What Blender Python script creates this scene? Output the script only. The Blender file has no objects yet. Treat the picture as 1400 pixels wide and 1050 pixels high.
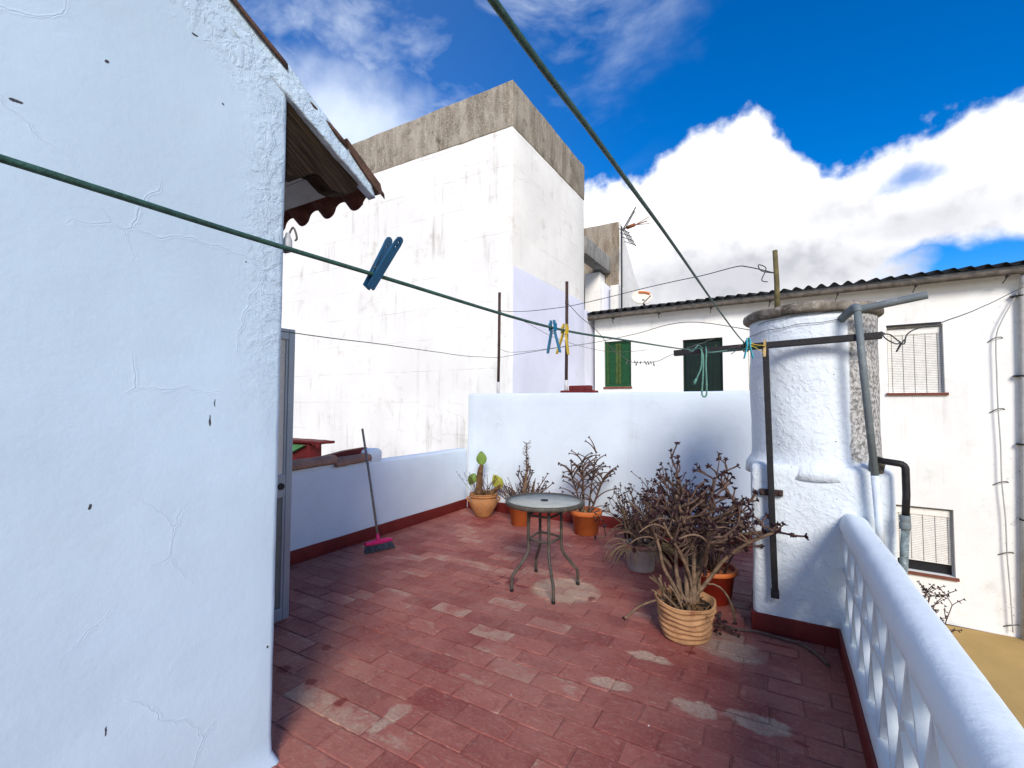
import bpy, bmesh, math, random
from mathutils import Vector, Matrix, noise as mnoise
R = math.radians
S = bpy.context.scene
COL = S.collection

# ------------------------------------------------------------------ camera
cam_d = bpy.data.cameras.new("camera"); cam = bpy.data.objects.new("camera", cam_d); COL.objects.link(cam)
S.camera = cam
yaw, pit, rol = R(30.08), R(2.48), R(.19)
F_ = Vector((-math.sin(yaw)*math.cos(pit), math.cos(yaw)*math.cos(pit), math.sin(pit)))
R_ = Vector((math.cos(yaw), math.sin(yaw), 0)); U_ = R_.cross(F_)
R2 = R_*math.cos(rol)+U_*math.sin(rol); U2 = U_*math.cos(rol)-R_*math.sin(rol)
m = Matrix((R2, U2, -F_)).transposed().to_4x4(); m.translation = Vector((0, 0, 1.52))
cam.matrix_world = m
cam_d.sensor_width = 36; cam_d.lens = 36*630.9/1400; cam_d.clip_start = .02; cam_d.clip_end = 2000
S.render.resolution_x = 1024; S.render.resolution_y = 768

# ------------------------------------------------------------------ light
SUN_AZ, SUN_EL = 147, 31           # degrees clockwise from +Y, elevation
S.view_settings.view_transform = 'Standard'; S.view_settings.look = 'None'
S.view_settings.exposure = .72; S.view_settings.gamma = 1
sd = bpy.data.lights.new("sun", 'SUN'); sun = bpy.data.objects.new("sun", sd); COL.objects.link(sun)
sd.energy = 2.4; sd.angle = R(20); sd.color = (1, .935, .84)
sv = Vector((math.sin(R(SUN_AZ))*math.cos(R(SUN_EL)), math.cos(R(SUN_AZ))*math.cos(R(SUN_EL)), math.sin(R(SUN_EL))))
sun.rotation_euler = sv.to_track_quat('Z', 'Y').to_euler(); sun.location = sv*60

# ------------------------------------------------------------------ node helper
class N:
    def __init__(s, tree): s.t = tree; s.n = tree.nodes; s.l = tree.links
    def link(s, a, b):
        if a is None: return
        if isinstance(a, (int, float)): b.default_value = a
        elif isinstance(a, (tuple, list)):
            if b.type == 'RGBA' and len(a) == 3: a = (*a, 1)
            b.default_value = a
        else: s.l.new(a, b)
    def new(s, ty, **kw):
        x = s.n.new(ty)
        for k, v in kw.items(): setattr(x, k, v)
        return x
    def math(s, op, a, b=None, c=None, clamp=False):
        x = s.new('ShaderNodeMath', operation=op, use_clamp=clamp)
        s.link(a, x.inputs[0])
        if b is not None: s.link(b, x.inputs[1])
        if c is not None: s.link(c, x.inputs[2])
        return x.outputs[0]
    def vmath(s, op, a, b=None):
        x = s.new('ShaderNodeVectorMath', operation=op); s.link(a, x.inputs[0])
        if b is not None:
            s.link(b, x.inputs['Scale'] if op == 'SCALE' else x.inputs[1])
        return x.outputs['Value'] if op in ('DISTANCE', 'LENGTH', 'DOT_PRODUCT') else x.outputs['Vector']
    def noise(s, co, scale, detail=4, rough=.55, color=False, dist=0):
        x = s.new('ShaderNodeTexNoise'); s.link(co, x.inputs['Vector'])
        x.inputs['Scale'].default_value = scale; x.inputs['Detail'].default_value = detail
        x.inputs['Roughness'].default_value = rough; x.inputs['Distortion'].default_value = dist
        return x.outputs['Color'] if color else x.outputs[0]
    def smooth(s, v, lo, hi, a=0., b=1.):
        x = s.new('ShaderNodeMapRange', interpolation_type='SMOOTHSTEP'); s.link(v, x.inputs[0])
        s.link(lo, x.inputs[1]); s.link(hi, x.inputs[2]); s.link(a, x.inputs[3]); s.link(b, x.inputs[4])
        return x.outputs[0]
    def mix(s, f, a, b, mode='MIX'):
        x = s.new('ShaderNodeMix', data_type='RGBA', blend_type=mode)
        s.link(f, x.inputs[0]); s.link(a, x.inputs[6]); s.link(b, x.inputs[7])
        return x.outputs[2]
    def scale(s, co, v):
        return s.vmath('MULTIPLY', co, v)
    def sep(s, co):
        x = s.new('ShaderNodeSeparateXYZ'); s.link(co, x.inputs[0]); return x.outputs
    def warp(s, co, scale, amt):
        c = s.vmath('SUBTRACT', s.noise(co, scale, 3, color=True), (.5, .5, .5))
        return s.vmath('ADD', co, s.vmath('SCALE', c, amt))
    def vedge(s, co, scale):
        x = s.new('ShaderNodeTexVoronoi', feature='DISTANCE_TO_EDGE'); s.link(co, x.inputs['Vector'])
        x.inputs['Scale'].default_value = scale; return x.outputs[0]
    def spots(s, co, lst, warpamt=0.0, wscale=30):
        if warpamt: co = s.warp(co, wscale, warpamt)
        acc = None
        for p, rad in lst:
            q = s.vmath('SUBTRACT', co, p)
            if not isinstance(rad, (int, float)): q = s.vmath('DIVIDE', q, rad); lo = 1
            else: lo = rad
            d = s.smooth(s.vmath('LENGTH', q), lo*.75, lo*1.05, 1, 0)
            acc = d if acc is None else s.math('MAXIMUM', acc, d)
        return acc

# ------------------------------------------------------------------ world
W = bpy.data.worlds.new("World"); S.world = W; W.use_nodes = True
w = N(W.node_tree); w.n.clear()
sky = w.new('ShaderNodeTexSky', sky_type='NISHITA', sun_disc=False)
sky.sun_elevation = R(SUN_EL); sky.sun_rotation = R(SUN_AZ); sky.air_density = 1.0; sky.dust_density = .3; sky.ozone_density = 3
hs = w.new('ShaderNodeHueSaturation'); w.link(sky.outputs[0], hs.inputs['Color'])
hs.inputs['Saturation'].default_value = 1.55; hs.inputs['Value'].default_value = 1.02; hs.inputs['Hue'].default_value = .512
tc = w.new('ShaderNodeTexCoord'); dirv = w.vmath('NORMALIZE', tc.outputs['Generated'])
sx, sy, sz = w.sep(dirv)
az = w.math('MULTIPLY', w.math('ARCTAN2', sx, sy), 57.2958)
el = w.math('MULTIPLY', w.math('ARCSINE', sz), 57.2958)
def curve(inp, pts, x0, x1, y0, y1):
    fc = w.new('ShaderNodeFloatCurve'); c = fc.mapping.curves[0]
    P = [((x-x0)/(x1-x0), (y-y0)/(y1-y0)) for x, y in pts]
    c.points[0].location = P[0]; c.points[1].location = P[-1]
    for p in P[1:-1]: c.points.new(*p)
    for p in c.points: p.handle_type = 'VECTOR'
    fc.mapping.update()
    w.link(w.math('DIVIDE', w.math('SUBTRACT', inp, x0), x1-x0), fc.inputs['Value'])
    return w.math('MULTIPLY_ADD', fc.outputs[0], y1-y0, y0)
top = curve(az, [(-180, 14), (-90, 20), (-60, 22), (-50, 20), (-40, 18), (-30, 21), (-21, 25.2), (-17.5, 26), (-13.4, 26.5), (-9.4, 28.8), (-5.3, 29.7),
                 (-3, 30.4), (-1.2, 29.8), (.2, 27.4), (2.6, 26.6), (3.4, 23.6), (6.5, 23.1), (8.6, 23.3), (11, 24.1), (15, 25),
                 (18.7, 25), (30, 22), (60, 24), (110, 20), (180, 14)], -180, 180, 0, 60)
n1 = w.noise(dirv, 9, 5, .52); n2 = w.noise(dirv, 24, 6, .52); n3 = w.noise(dirv, 4.2, 4, .5)
bump_top = w.math('ADD', w.math('MULTIPLY', w.math('SUBTRACT', n1, .5), 4.5), w.math('MULTIPLY', w.math('SUBTRACT', n2, .5), 4.6))
depth = w.math('ADD', w.math('SUBTRACT', top, el), bump_top)          # degrees below the cloud top
cum = w.smooth(depth, -.4, 1.5)
# blue gap low on the right, and the blue notch between two lobes
bot = curve(az, [(-180, -5), (-5, -4), (4, 8), (9, 13.2), (11, 14.6), (14.5, 14.6), (18.3, 14.2), (26, 13), (40, 8), (180, -5)], -180, 180, -10, 60)
gap = w.smooth(w.math('ADD', w.math('SUBTRACT', el, bot), w.math('MULTIPLY', bump_top, .45)), -.6, .9)
gapR = w.math('MAXIMUM', gap, w.smooth(w.math('ADD', az, w.math('MULTIPLY', bump_top, 1.6)), 7.5, 13.5, 1, 0))
def blob(a, e, ra, re, soft=.6, amp=1.0):
    dx = w.math('DIVIDE', w.math('SUBTRACT', az, a), ra); dy = w.math('DIVIDE', w.math('SUBTRACT', el, e), re)
    d = w.math('SQRT', w.math('ADD', w.math('MULTIPLY', dx, dx), w.math('MULTIPLY', dy, dy)))
    d = w.math('ADD', d, w.math('MULTIPLY', w.math('SUBTRACT', n2, .5), amp))
    return w.smooth(d, 1-soft, 1+soft, 1, 0)
notch = w.math('MULTIPLY', blob(11.2, 20.6, 1.9, .9, .9, 2.2), .75)
cum = w.math('MULTIPLY', w.math('MULTIPLY', cum, gapR), w.math('SUBTRACT', 1, notch))
grey = w.smooth(depth, 5, 15)
lowshade = w.math('MULTIPLY', grey, w.smooth(n3, .38, .66))
patch = w.math('MAXIMUM', w.math('MULTIPLY', blob(4.5, 18.6, 4.5, 1.6, .95, 2.2), .36), w.math('MULTIPLY', blob(-4, 13.8, 16, 3.6, .8, 1.1), .66))
patch = w.math('MAXIMUM', patch, w.math('MULTIPLY', blob(12, 16.6, 9, 1.9, .9, 1.4), .5))
shade = w.math('MAXIMUM', w.math('MULTIPLY', lowshade, .3), patch)
shade = w.math('ADD', shade, w.math('MULTIPLY', w.smooth(n2, .5, .3), w.math('MULTIPLY', w.smooth(depth, .5, 4), .12)), clamp=True)
CL = 7.0
ccol = w.mix(shade, (CL, CL, CL*1.02), (CL*.36, CL*.37, CL*.42))
# thin high cirrus over the left half
streak = w.vmath('MULTIPLY', w.warp(dirv, 2.2, .22), (4, 7, 13))
c1 = w.noise(streak, .75, 6, .55, dist=.15)
cirm = w.math('MAXIMUM', blob(-47, 34, 20, 9, .8, .8), w.math('MULTIPLY', blob(-24, 42, 12, 6, .8, .8), .8))
cirm = w.math('MAXIMUM', cirm, w.math('MULTIPLY', w.smooth(az, -8, -40), .2))
cir = w.math('MULTIPLY', w.smooth(c1, .42, .80), cirm)
cir = w.math('MAXIMUM', cir, w.math('MULTIPLY', blob(-50.5, 29.5, 9, 4.5, .95, .9), .8))
cir = w.math('MAXIMUM', cir, w.math('MULTIPLY', w.smooth(az, -10, -50), .04))
skyc = w.mix(w.math('MULTIPLY', cir, .9), hs.outputs[0], (CL*.92, CL*1.0, CL*1.08))
full = w.mix(cum, skyc, ccol)
bg = w.new('ShaderNodeBackground'); w.link(full, bg.inputs['Color']); bg.inputs['Strength'].default_value = .11
wo = w.new('ShaderNodeOutputWorld'); w.l.new(bg.outputs[0], wo.inputs[0])

# ------------------------------------------------------------------ materials
MATS = {}
def mat(name, fn, rough=.8, metal=0., spec=.3):
    if name in MATS: return MATS[name]
    M = bpy.data.materials.new(name); M.use_nodes = True
    n = N(M.node_tree); b = n.n['Principled BSDF']
    b.inputs['Roughness'].default_value = rough; b.inputs['Metallic'].default_value = metal
    b.inputs['Specular IOR Level'].default_value = spec
    g = n.new('ShaderNodeNewGeometry')
    r = fn(n, g.outputs['Position'], b)
    col, h = r if isinstance(r, tuple) and len(r) == 2 and not isinstance(r[0], (int, float)) else (r, None)
    n.link(col, b.inputs['Base Color'])
    if h is not None:
        hv, st, ds = h
        bp = n.new('ShaderNodeBump'); n.link(hv, bp.inputs['Height']); bp.inputs['Strength'].default_value = st
        bp.inputs['Distance'].default_value = ds; n.l.new(bp.outputs[0], b.inputs['Normal'])
    MATS[name] = M; return M

def plaster(base, dirt=(.42, .38, .32), dirt_amt=.25, dark_spots=None, crack=1.0, lumpy=1.0, streak=.0, lines=0.0, smear=None, extra=None, flecks=False):
    def fn(n, P, b):
        big = n.noise(P, .9, 4, .6); mid = n.noise(P, 5, 5, .6); fine = n.noise(P, 38, 4, .6)
        c = n.mix(n.smooth(big, .35, .7), tuple(x*.93 for x in base), tuple(min(1, x*1.04) for x in base))
        c = n.mix(n.math('MULTIPLY', n.smooth(mid, .52, .8), .25), c, tuple(x*.86 for x in base))
        # faint dirt
        dm = n.math('MULTIPLY', n.smooth(n.noise(P, 2.2, 7, .68), .56, .78), dirt_amt)
        c = n.mix(dm, c, dirt)
        if streak:
            ps = n.scale(P, (7, 7, .55)); s1 = n.noise(ps, 1, 6, .65); s2 = n.noise(P, 1.1, 4, .6)
            sm = n.math('MULTIPLY', n.math('MULTIPLY', n.smooth(s1, .5, .74), n.smooth(s2, .42, .66)), streak)
            c = n.mix(sm, c, (.30, .27, .22))
        # cracks: wandering cell borders kept only in patches
        pw = n.warp(n.warp(P, 2.2, .35), 14, .05)
        e = n.vedge(pw, 1.9); line = n.smooth(e, .0, .006, 1, 0)
        keep = n.smooth(n.noise(P, 1.6, 2, .5), .5, .62)
        ck = n.math('MULTIPLY', line, keep)
        c = n.mix(n.math('MULTIPLY', ck, .28*crack), c, tuple(x*.45 for x in base))
        if lines:
            z = n.sep(n.warp(P, 3, .05))[2]
            ln = n.smooth(n.math('ABSOLUTE', n.math('SUBTRACT', n.math('FRACT', n.math('MULTIPLY', z, 1/.62)), .5)), 0, .012, 1, 0)
            ln = n.math('MULTIPLY', ln, n.smooth(n.noise(P, 1.3, 4, .7), .42, .6))
            c = n.mix(n.math('MULTIPLY', ln, lines), c, (.35, .32, .27))
        if dark_spots:
            c = n.mix(n.spots(P, dark_spots, .012, 60), c, (.05, .05, .06))
        if extra: c = extra(n, P, c)
        if flecks:
            vf = n.new('ShaderNodeTexVoronoi', feature='F1'); n.link(n.warp(P, 20, .02), vf.inputs['Vector']); vf.inputs['Scale'].default_value = 16
            fk = n.math('MULTIPLY', n.smooth(vf.outputs['Distance'], .06, .10, 1, 0), n.smooth(n.sep(vf.outputs['Color'])[0], .78, .80))
            c = n.mix(n.math('MULTIPLY', fk, .8), c, (.12, .115, .11))
        h = n.math('ADD', n.math('MULTIPLY', mid, .5*lumpy), n.math('MULTIPLY', fine, .16*lumpy))
        h = n.math('ADD', h, n.math('MULTIPLY', big, .5))
        lip = n.math('MULTIPLY', n.smooth(e, .0, .022, 1, 0), keep)
        h = n.math('ADD', h, n.math('MULTIPLY', lip, .16*crack))
        h = n.math('SUBTRACT', h, n.math('MULTIPLY', ck, .22*crack))
        if smear: h = n.math('ADD', h, smear(n, P))
        return c, (h, .55, .022)
    return fn
WHITE = (.80, .80, .785)
def gable_smear(n, P):
    # thicker, scabby plaster towards the verge and the corner
    x, y, z = n.sep(P)
    d = n.math('ADD', z, n.math('MULTIPLY', y, .6))
    a = n.math('MAXIMUM', n.smooth(d, 3.35, 3.6), n.math('MULTIPLY', n.smooth(y, 1.0, 1.22), n.smooth(z, 1.2, 2.2)))
    e = n.noise(n.warp(P, 6, .15), 17, 6, .62)
    return n.math('MULTIPLY', n.math('MULTIPLY', n.smooth(e, .4, .62), a), .38)
SP = [((-1.89, .402, 2.389), (.05, .016, .006)), ((-1.89, .602, 2.639), .007), ((-1.89, .859, 2.916), (.05, .012, .006)), ((-1.89, .966, 2.707), .006),
      ((-1.89, 1.076, 2.102), .006), ((-1.89, .954, 1.453), (.05, .004, .024)), ((-1.89, .97, 1.52), (.05, .003, .016)), ((-1.89, .607, 1.191), (.05, .004, .010)),
      ((-1.89, 1.212, .49), .007), ((-1.89, .671, .466), (.05, .004, .016))]
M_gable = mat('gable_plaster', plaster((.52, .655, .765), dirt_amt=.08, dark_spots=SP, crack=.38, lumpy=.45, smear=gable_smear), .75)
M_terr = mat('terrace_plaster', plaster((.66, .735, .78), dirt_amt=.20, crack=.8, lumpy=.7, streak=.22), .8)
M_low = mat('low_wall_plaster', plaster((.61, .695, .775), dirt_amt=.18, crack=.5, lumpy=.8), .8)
def tank_strip(n, P, c):
    # right-hand flank where the whitewash is missing
    x, y, z = n.sep(n.warp(P, 9, .035))
    mk = n.math('MULTIPLY', n.smooth(n.math('SUBTRACT', x, n.math('MULTIPLY', z, .0)), .385, .40), n.smooth(z, 1.14, 1.17))
    sp = n.noise(P, 42, 5, .7)
    g = n.mix(n.smooth(sp, .36, .64), (.13, .125, .115), (.52, .51, .49))
    return n.mix(mk, c, g)
def tank_bumps(n, P):
    e = n.noise(n.warp(P, 7, .1), 24, 5, .6)
    return n.math('MULTIPLY', n.smooth(e, .42, .66), .27)
M_tank = mat('tank_plaster', plaster((.70, .755, .78), dirt_amt=.16, crack=.6, lumpy=.7, flecks=True, smear=tank_bumps, extra=tank_strip), .8)
M_rail = mat('balustrade_plaster', plaster((.68, .745, .78), dirt=(.2, .19, .18), dirt_amt=.42, crack=.7, lumpy=1.1, flecks=True), .7)
M_tower = mat('tower_plaster', plaster((.84, .82, .765), dirt=(.40, .34, .24), dirt_amt=.52, crack=1.4, lumpy=.6, streak=.50, lines=.65), .85)
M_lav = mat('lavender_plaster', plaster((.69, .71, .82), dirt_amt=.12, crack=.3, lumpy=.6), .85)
def mould(n, P, c):
    x, y, z = n.sep(P)
    a = n.smooth(x, 2.6, 3.4)
    k = n.math('MULTIPLY', n.smooth(n.noise(P, 16, 6, .75), .56, .7), n.math('MULTIPLY', a, n.smooth(n.noise(P, 1.4, 2), .42, .6)))
    c = n.mix(n.math('MULTIPLY', k, .8), c, (.12, .12, .11))
    # rust runs under the upper blind window
    q = n.scale(P, (16, 16, .4)); s1 = n.smooth(n.noise(q, 1, 3, .5), .52, .72)
    bx = n.math('MULTIPLY', n.smooth(x, 1.68, 1.75), n.smooth(x, 2.5, 2.43)); bz = n.math('MULTIPLY', n.smooth(z, .55, 1.5), n.smooth(z, 1.76, 1.74))
    c = n.mix(n.math('MULTIPLY', n.math('MULTIPLY', s1, .5), n.math('MULTIPLY', bx, bz)), c, (.42, .28, .13))
    return c
M_house = mat('house_plaster', plaster((.83, .825, .775), dirt=(.42, .43, .34), dirt_amt=.34, crack=.6, lumpy=.7, streak=.26, extra=mould), .85)

def f_conc(c1, c2, c3, streak=True, sc=1.0):
    def fn(n, P, b):
        a = n.noise(n.scale(P, (5*sc, 5*sc, 1.1*sc)) if streak else n.scale(P, (4, 4, 4)), 1, 8, .7)
        s = n.noise(P, 30, 6, .7); g = n.noise(P, 3.5*sc, 5, .65)
        c = n.mix(n.smooth(a, .34, .66), c1, c2)
        c = n.mix(n.math('MULTIPLY', n.smooth(s, .5, .68), .55), c, c3)
        c = n.mix(n.math('MULTIPLY', n.smooth(g, .56, .72), .7), c, tuple(x*.42 for x in c1))
        return c, (n.math('ADD', s, a), .6, .02)
    return fn
M_band = mat('aged_cement', f_conc((.20, .165, .12), (.40, .35, .275), (.58, .54, .46)), .95)
M_beam = mat('grey_cement', f_conc((.17, .165, .15), (.36, .35, .325), (.5, .49, .46)), .95)
M_rear = mat('brown_cement', f_conc((.19, .14, .09), (.36, .31, .24), (.5, .46, .38)), .95)
M_lid = mat('lid_cement', f_conc((.075, .06, .045), (.27, .235, .185), (.50, .46, .39), False), .95)

def f_red(n, P, b):
    a = n.noise(P, 4, 5, .6); s = n.noise(P, 40, 4, .6)
    c = n.mix(n.smooth(a, .3, .75), (.115, .011, .010), (.17, .018, .015))
    c = n.mix(n.math('MULTIPLY', n.smooth(n.noise(P, 9, 6, .7), .6, .76), .35), c, (.26, .14, .11))
    return c, (s, .3, .01)
M_red = mat('red_skirting_paint', f_red, .6)

def f_floor(n, P, b):
    at = n.new('ShaderNodeAttribute', attribute_name='tile'); rnd = at.outputs['Fac']
    at2 = n.new('ShaderNodeAttribute', attribute_name='edge'); edge = at2.outputs['Fac']
    big = n.noise(P, 1.1, 4, .6); mid = n.noise(P, 6, 6, .65); fine = n.noise(P, 55, 5, .65)
    scr = n.noise(n.scale(n.warp(P, 5, .1), (14, 60, 1)), 1, 5, .7)
    red1, red2 = (.205, .032, .027), (.36, .105, .078)
    t = n.math('ADD', n.math('MULTIPLY', rnd, .30), n.math('MULTIPLY', n.noise(n.warp(P, 3, .2), 3.2, 6, .65), .70))
    c = n.mix(n.smooth(t, .25, .75), red1, red2)
    c = n.mix(n.math('MULTIPLY', n.smooth(big, .35, .7), .55), c, (.38, .17, .125))
    # dusty grey bloom, fine grain
    c = n.mix(n.math('MULTIPLY', n.smooth(fine, .46, .74), .30), c, (.46, .26, .19))
    c = n.mix(n.math('MULTIPLY', n.smooth(scr, .54, .72), .42), c, (.52, .33, .25))
    c = n.mix(n.math('MULTIPLY', n.smooth(n.noise(n.warp(P, 4, .2), 13, 6, .7), .52, .68), .5), c, (.175, .036, .03))
    # paint worn off: some tiles, blotchy outlines
    wv = n.math('ADD', n.math('MULTIPLY', n.smooth(rnd, .7, 1.0), .17), n.noise(n.scale(n.warp(P, 6, .14), (3.6, 8, 1)), 1, 7, .66))
    wear = n.smooth(wv, .63, .80)
    x, y, z = n.sep(P)
    pale = n.spots(P, [((-.39, 2.53, 0), (.12, .068, 1)), ((-.12, 2.56, 0), (.16, .07, 1)), ((-.70, 2.88, 0), (.14, .055, 1)), ((-1.66, 1.69, 0), (.05, .12, 1)),
                       ((-1.55, 3.55, 0), (.30, .27, 1)), ((-.82, 2.5, 0), (.13, .06, 1)), ((-.30, 3.22, 0), (.24, .14, 1))], .13, 9)
    bare = n.math('MULTIPLY', n.smooth(rnd, .925, .94), n.smooth(n.noise(n.warp(P, 6, .12), 5.5, 6, .65), .42, .60))
    wear = n.math('MAXIMUM', wear, n.math('MULTIPLY', bare, n.smooth(n.sep(P)[1], 4.2, 2.9, .35, 1.15)), clamp=True)
    wear = n.math('MAXIMUM', n.math('MULTIPLY', wear, .62), n.math('MULTIPLY', pale, n.smooth(mid, .3, .56, .25, .85)))
    c = n.mix(wear, c, n.mix(n.smooth(fine, .35, .65), (.38, .25, .17), (.50, .36, .26)))
    # edges scuffed pale, joints dark red
    c = n.mix(n.math('MULTIPLY', n.math('MULTIPLY', edge, n.smooth(n.noise(P, 7, 5, .7), .57, .72)), .45), c, (.46, .33, .29))
    c = n.mix(n.math('MULTIPLY', n.math('MULTIPLY', edge, n.smooth(n.noise(P, 5, 4, .7), .58, .46)), .8), c, (.075, .016, .016))
    # wet looking dark red paint drops
    dr = n.spots(P, [((-2.012, 3.486, 0), (.055, .09, 1)), ((-2.109, 3.53, 0), (.09, .03, 1)), ((-2.16, 3.40, 0), (.04, .025, 1)), ((-2.10, 3.38, 0), (.035, .03, 1)), ((-1.90, 3.43, 0), (.07, .03, 1)),
                     ((-2.471, 1.974, 0), (.04, .04, 1)), ((-2.482, 1.691, 0), (.045, .04, 1)), ((-2.245, 1.693, 0), (.035, .035, 1)), ((-1.965, 1.656, 0), (.03, .04, 1)),
                     ((-.50, 3.06, 0), (.04, .02, 1)), ((.055, 2.504, 0), (.04, .02, 1)), ((-1.3, 3.5, 0), (.03, .05, 1)),
                     ((-2.2, 1.35, 0), (.05, .07, 1)), ((-.05, 3.43, 0), (.13, .02, 1))], .05, 22)
    c = n.mix(n.math('MULTIPLY', dr, .72), c, (.15, .010, .010))
    # crumbs of plaster
    vor = n.new('ShaderNodeTexVoronoi', feature='F1'); n.link(P, vor.inputs['Vector']); vor.inputs['Scale'].default_value = 9
    cr = n.math('MULTIPLY', n.smooth(vor.outputs['Distance'], .035, .05, 1, 0), n.smooth(n.sep(vor.outputs['Color'])[0], .78, .8))
    c = n.mix(cr, c, (.62, .58, .54))
    h = n.math('ADD', n.math('MULTIPLY', mid, .6), n.math('MULTIPLY', fine, .35)); h = n.math('ADD', h, n.math('MULTIPLY', scr, .5))
    h = n.math('SUBTRACT', h, n.math('MULTIPLY', wear, .25))
    n.link(n.smooth(mid, .3, .7, .48, .75), b.inputs['Roughness'])
    return c, (h, .5, .012)
M_floor = mat('painted_terrace_tiles', f_floor, .6, spec=.35)

def flat(c, v=.15, sc=12, bump=.2, dirt=None, damt=.4, rough=.6, metal=0., name=None, bd=.006):
    def fn(n, P, b):
        a = n.noise(P, sc, 5, .6)
        cc = n.mix(n.smooth(a, .3, .7), tuple(x*(1-v) for x in c), tuple(min(1, x*(1+v)) for x in c))
        if dirt: cc = n.mix(n.math('MULTIPLY', n.smooth(n.noise(P, sc*2.1, 7, .7), .5, .7), damt), cc, dirt)
        return cc, (n.noise(P, sc*5, 4, .6), bump, bd)
    return mat(name, fn, rough, metal)
M_alu = flat((.30, .35, .40), .06, 3, .03, rough=.42, metal=.35, name='grey_aluminium')
M_panel = flat((.13, .15, .14), .1, 6, .05, rough=.4, name='grey_green_panel')
M_black = flat((.012, .011, .012), .3, 20, .3, (.05, .03, .02), .35, rough=.55, name='black_painted_steel')
M_rust = flat((.045, .026, .022), .35, 18, .3, (.16, .07, .035), .6, rough=.8, name='rusty_rod')
M_pvc = flat((.14, .165, .17), .1, 9, .1, (.34, .35, .34), .35, rough=.55, name='grey_pvc')
M_pvcw = flat((.60, .66, .72), .1, 9, .2, (.2, .22, .24), .3, rough=.7, name='whitewashed_pipe')
M_rope = flat((.030, .085, .066), .3, 55, .5, (.10, .18, .15), .35, rough=.5, name='green_clothes_rope', bd=.003)
M_ropel = flat((.10, .24, .19), .25, 60, .5, rough=.5, name='pale_green_rope', bd=.003)
M_wire = flat((.10, .095, .09), .3, 30, .1, rough=.6, name='grey_wire')
M_wired = flat((.03, .03, .03), .3, 30, .1, rough=.6, name='dark_wire')
M_blue = flat((.006, .062, .135), .15, 40, .05, rough=.35, name='blue_plastic')
M_blue2 = flat((.010, .13, .24), .15, 40, .05, rough=.4, name='petrol_blue_plastic')
M_yel = flat((.55, .38, .03), .2, 40, .1, (.3, .2, .05), .4, rough=.5, name='yellow_plastic')
M_cyan = flat((.03, .36, .42), .15, 40, .05, rough=.45, name='cyan_plastic')
M_woodp = flat((.42, .30, .13), .2, 40, .1, rough=.7, name='pale_wood')
M_terra = flat((.36, .155, .055), .18, 7, .25, (.42, .27, .15), .55, rough=.75, name='urn_terracotta')
M_oran = flat((.50, .125, .028), .1, 6, .12, (.40, .17, .08), .4, rough=.6, name='orange_plastic')
M_redp = flat((.34, .030, .012), .15, 6, .1, (.2, .03, .02), .4, rough=.55, name='red_orange_plastic')
M_greyp = flat((.52, .51, .49), .15, 9, .15, (.75, .74, .72), .6, rough=.7, name='greyed_plastic')
M_rimp = flat((.30, .12, .085), .15, 9, .15, (.4, .25, .2), .5, rough=.7, name='faded_rim')
M_bask = flat((.40, .215, .10), .25, 7, .35, (.22, .075, .035), .85, rough=.8, name='ribbed_terracotta')
M_blk = flat((.012, .012, .012), .2, 9, .1, rough=.5, name='black_plastic')
M_soil = flat((.035, .022, .014), .5, 40, 1.0, (.12, .08, .05), .6, rough=1, name='dry_soil', bd=.02)
M_stem = flat((.155, .098, .06), .4, 28, .5, (.28, .20, .135), .5, rough=.85, name='dry_tan_stem')
M_twig = flat((.090, .052, .038), .4, 30, .4, (.19, .125, .085), .5, rough=.85, name='brown_twig')
M_mar = flat((.105, .048, .038), .3, 30, .3, (.2, .1, .08), .4, rough=.7, name='maroon_twig')
M_tip = flat((.028, .010, .012), .4, 60, .3, (.08, .03, .025), .4, rough=.8, name='dark_rosette')
M_straw = flat((.30, .21, .10), .3, 40, .3, (.16, .10, .05), .5, rough=.9, name='straw_leaf')
M_cac = flat((.13, .22, .035), .2, 14, .3, (.30, .28, .04), .5, rough=.55, name='cactus_green')
M_cacy = flat((.30, .30, .035), .25, 14, .3, (.14, .09, .03), .6, rough=.55, name='cactus_yellow')
M_bark = flat((.16, .085, .035), .4, 22, .8, (.06, .03, .015), .6, rough=.95, name='cactus_bark', bd=.02)
M_tile = flat((.10, .055, .037), .3, 14, .5, (.045, .035, .028), .7, rough=.9, name='roof_terracotta', bd=.012)
M_tiled = flat((.085, .030, .020), .3, 9, .4, (.05, .03, .02), .6, rough=.9, name='dark_roof_terracotta', bd=.012)
M_cap = flat((.30, .165, .115), .2, 8, .4, (.16, .09, .07), .5, rough=.9, name='cap_tile_clay', bd=.01)
M_corr = flat((.012, .012, .013), .3, 5, .4, (.04, .04, .04), .4, rough=.9, name='dark_fibre_cement', bd=.01)
M_gut = flat((.105, .088, .07), .35, 9, .4, (.035, .028, .02), .8, rough=.85, name='weathered_gutter', bd=.01)
M_fas = flat((.42, .42, .40), .1, 5, .2, (.2, .2, .18), .4, rough=.85, name='grey_fascia')
M_grn = flat((.005, .058, .018), .2, 9, .2, (.02, .06, .02), .4, rough=.5, name='green_shutter_paint')
M_grny = flat((.050, .085, .018), .35, 14, .3, (.014, .045, .012), .8, rough=.7, name='worn_yellow_green_paint')
M_grnd = flat((.002, .013, .008), .2, 9, .2, rough=.5, name='dark_green_planks')
M_blind = flat((.80, .78, .71), .06, 9, .1, (.5, .47, .4), .3, rough=.6, name='cream_blind')
M_dark = flat((.012, .012, .013), .2, 9, .05, rough=.5, name='dark_interior')
M_sill = flat((.17, .055, .035), .2, 9, .3, (.1, .08, .03), .5, rough=.85, name='clay_sill')
M_och = flat((.42, .275, .095), .08, 1.3, .2, (.33, .215, .08), .4, rough=.85, name='ochre_patio')
M_gnd = flat((.22, .21, .19), .2, 2, .2, rough=.95, name='street_ground')
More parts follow.
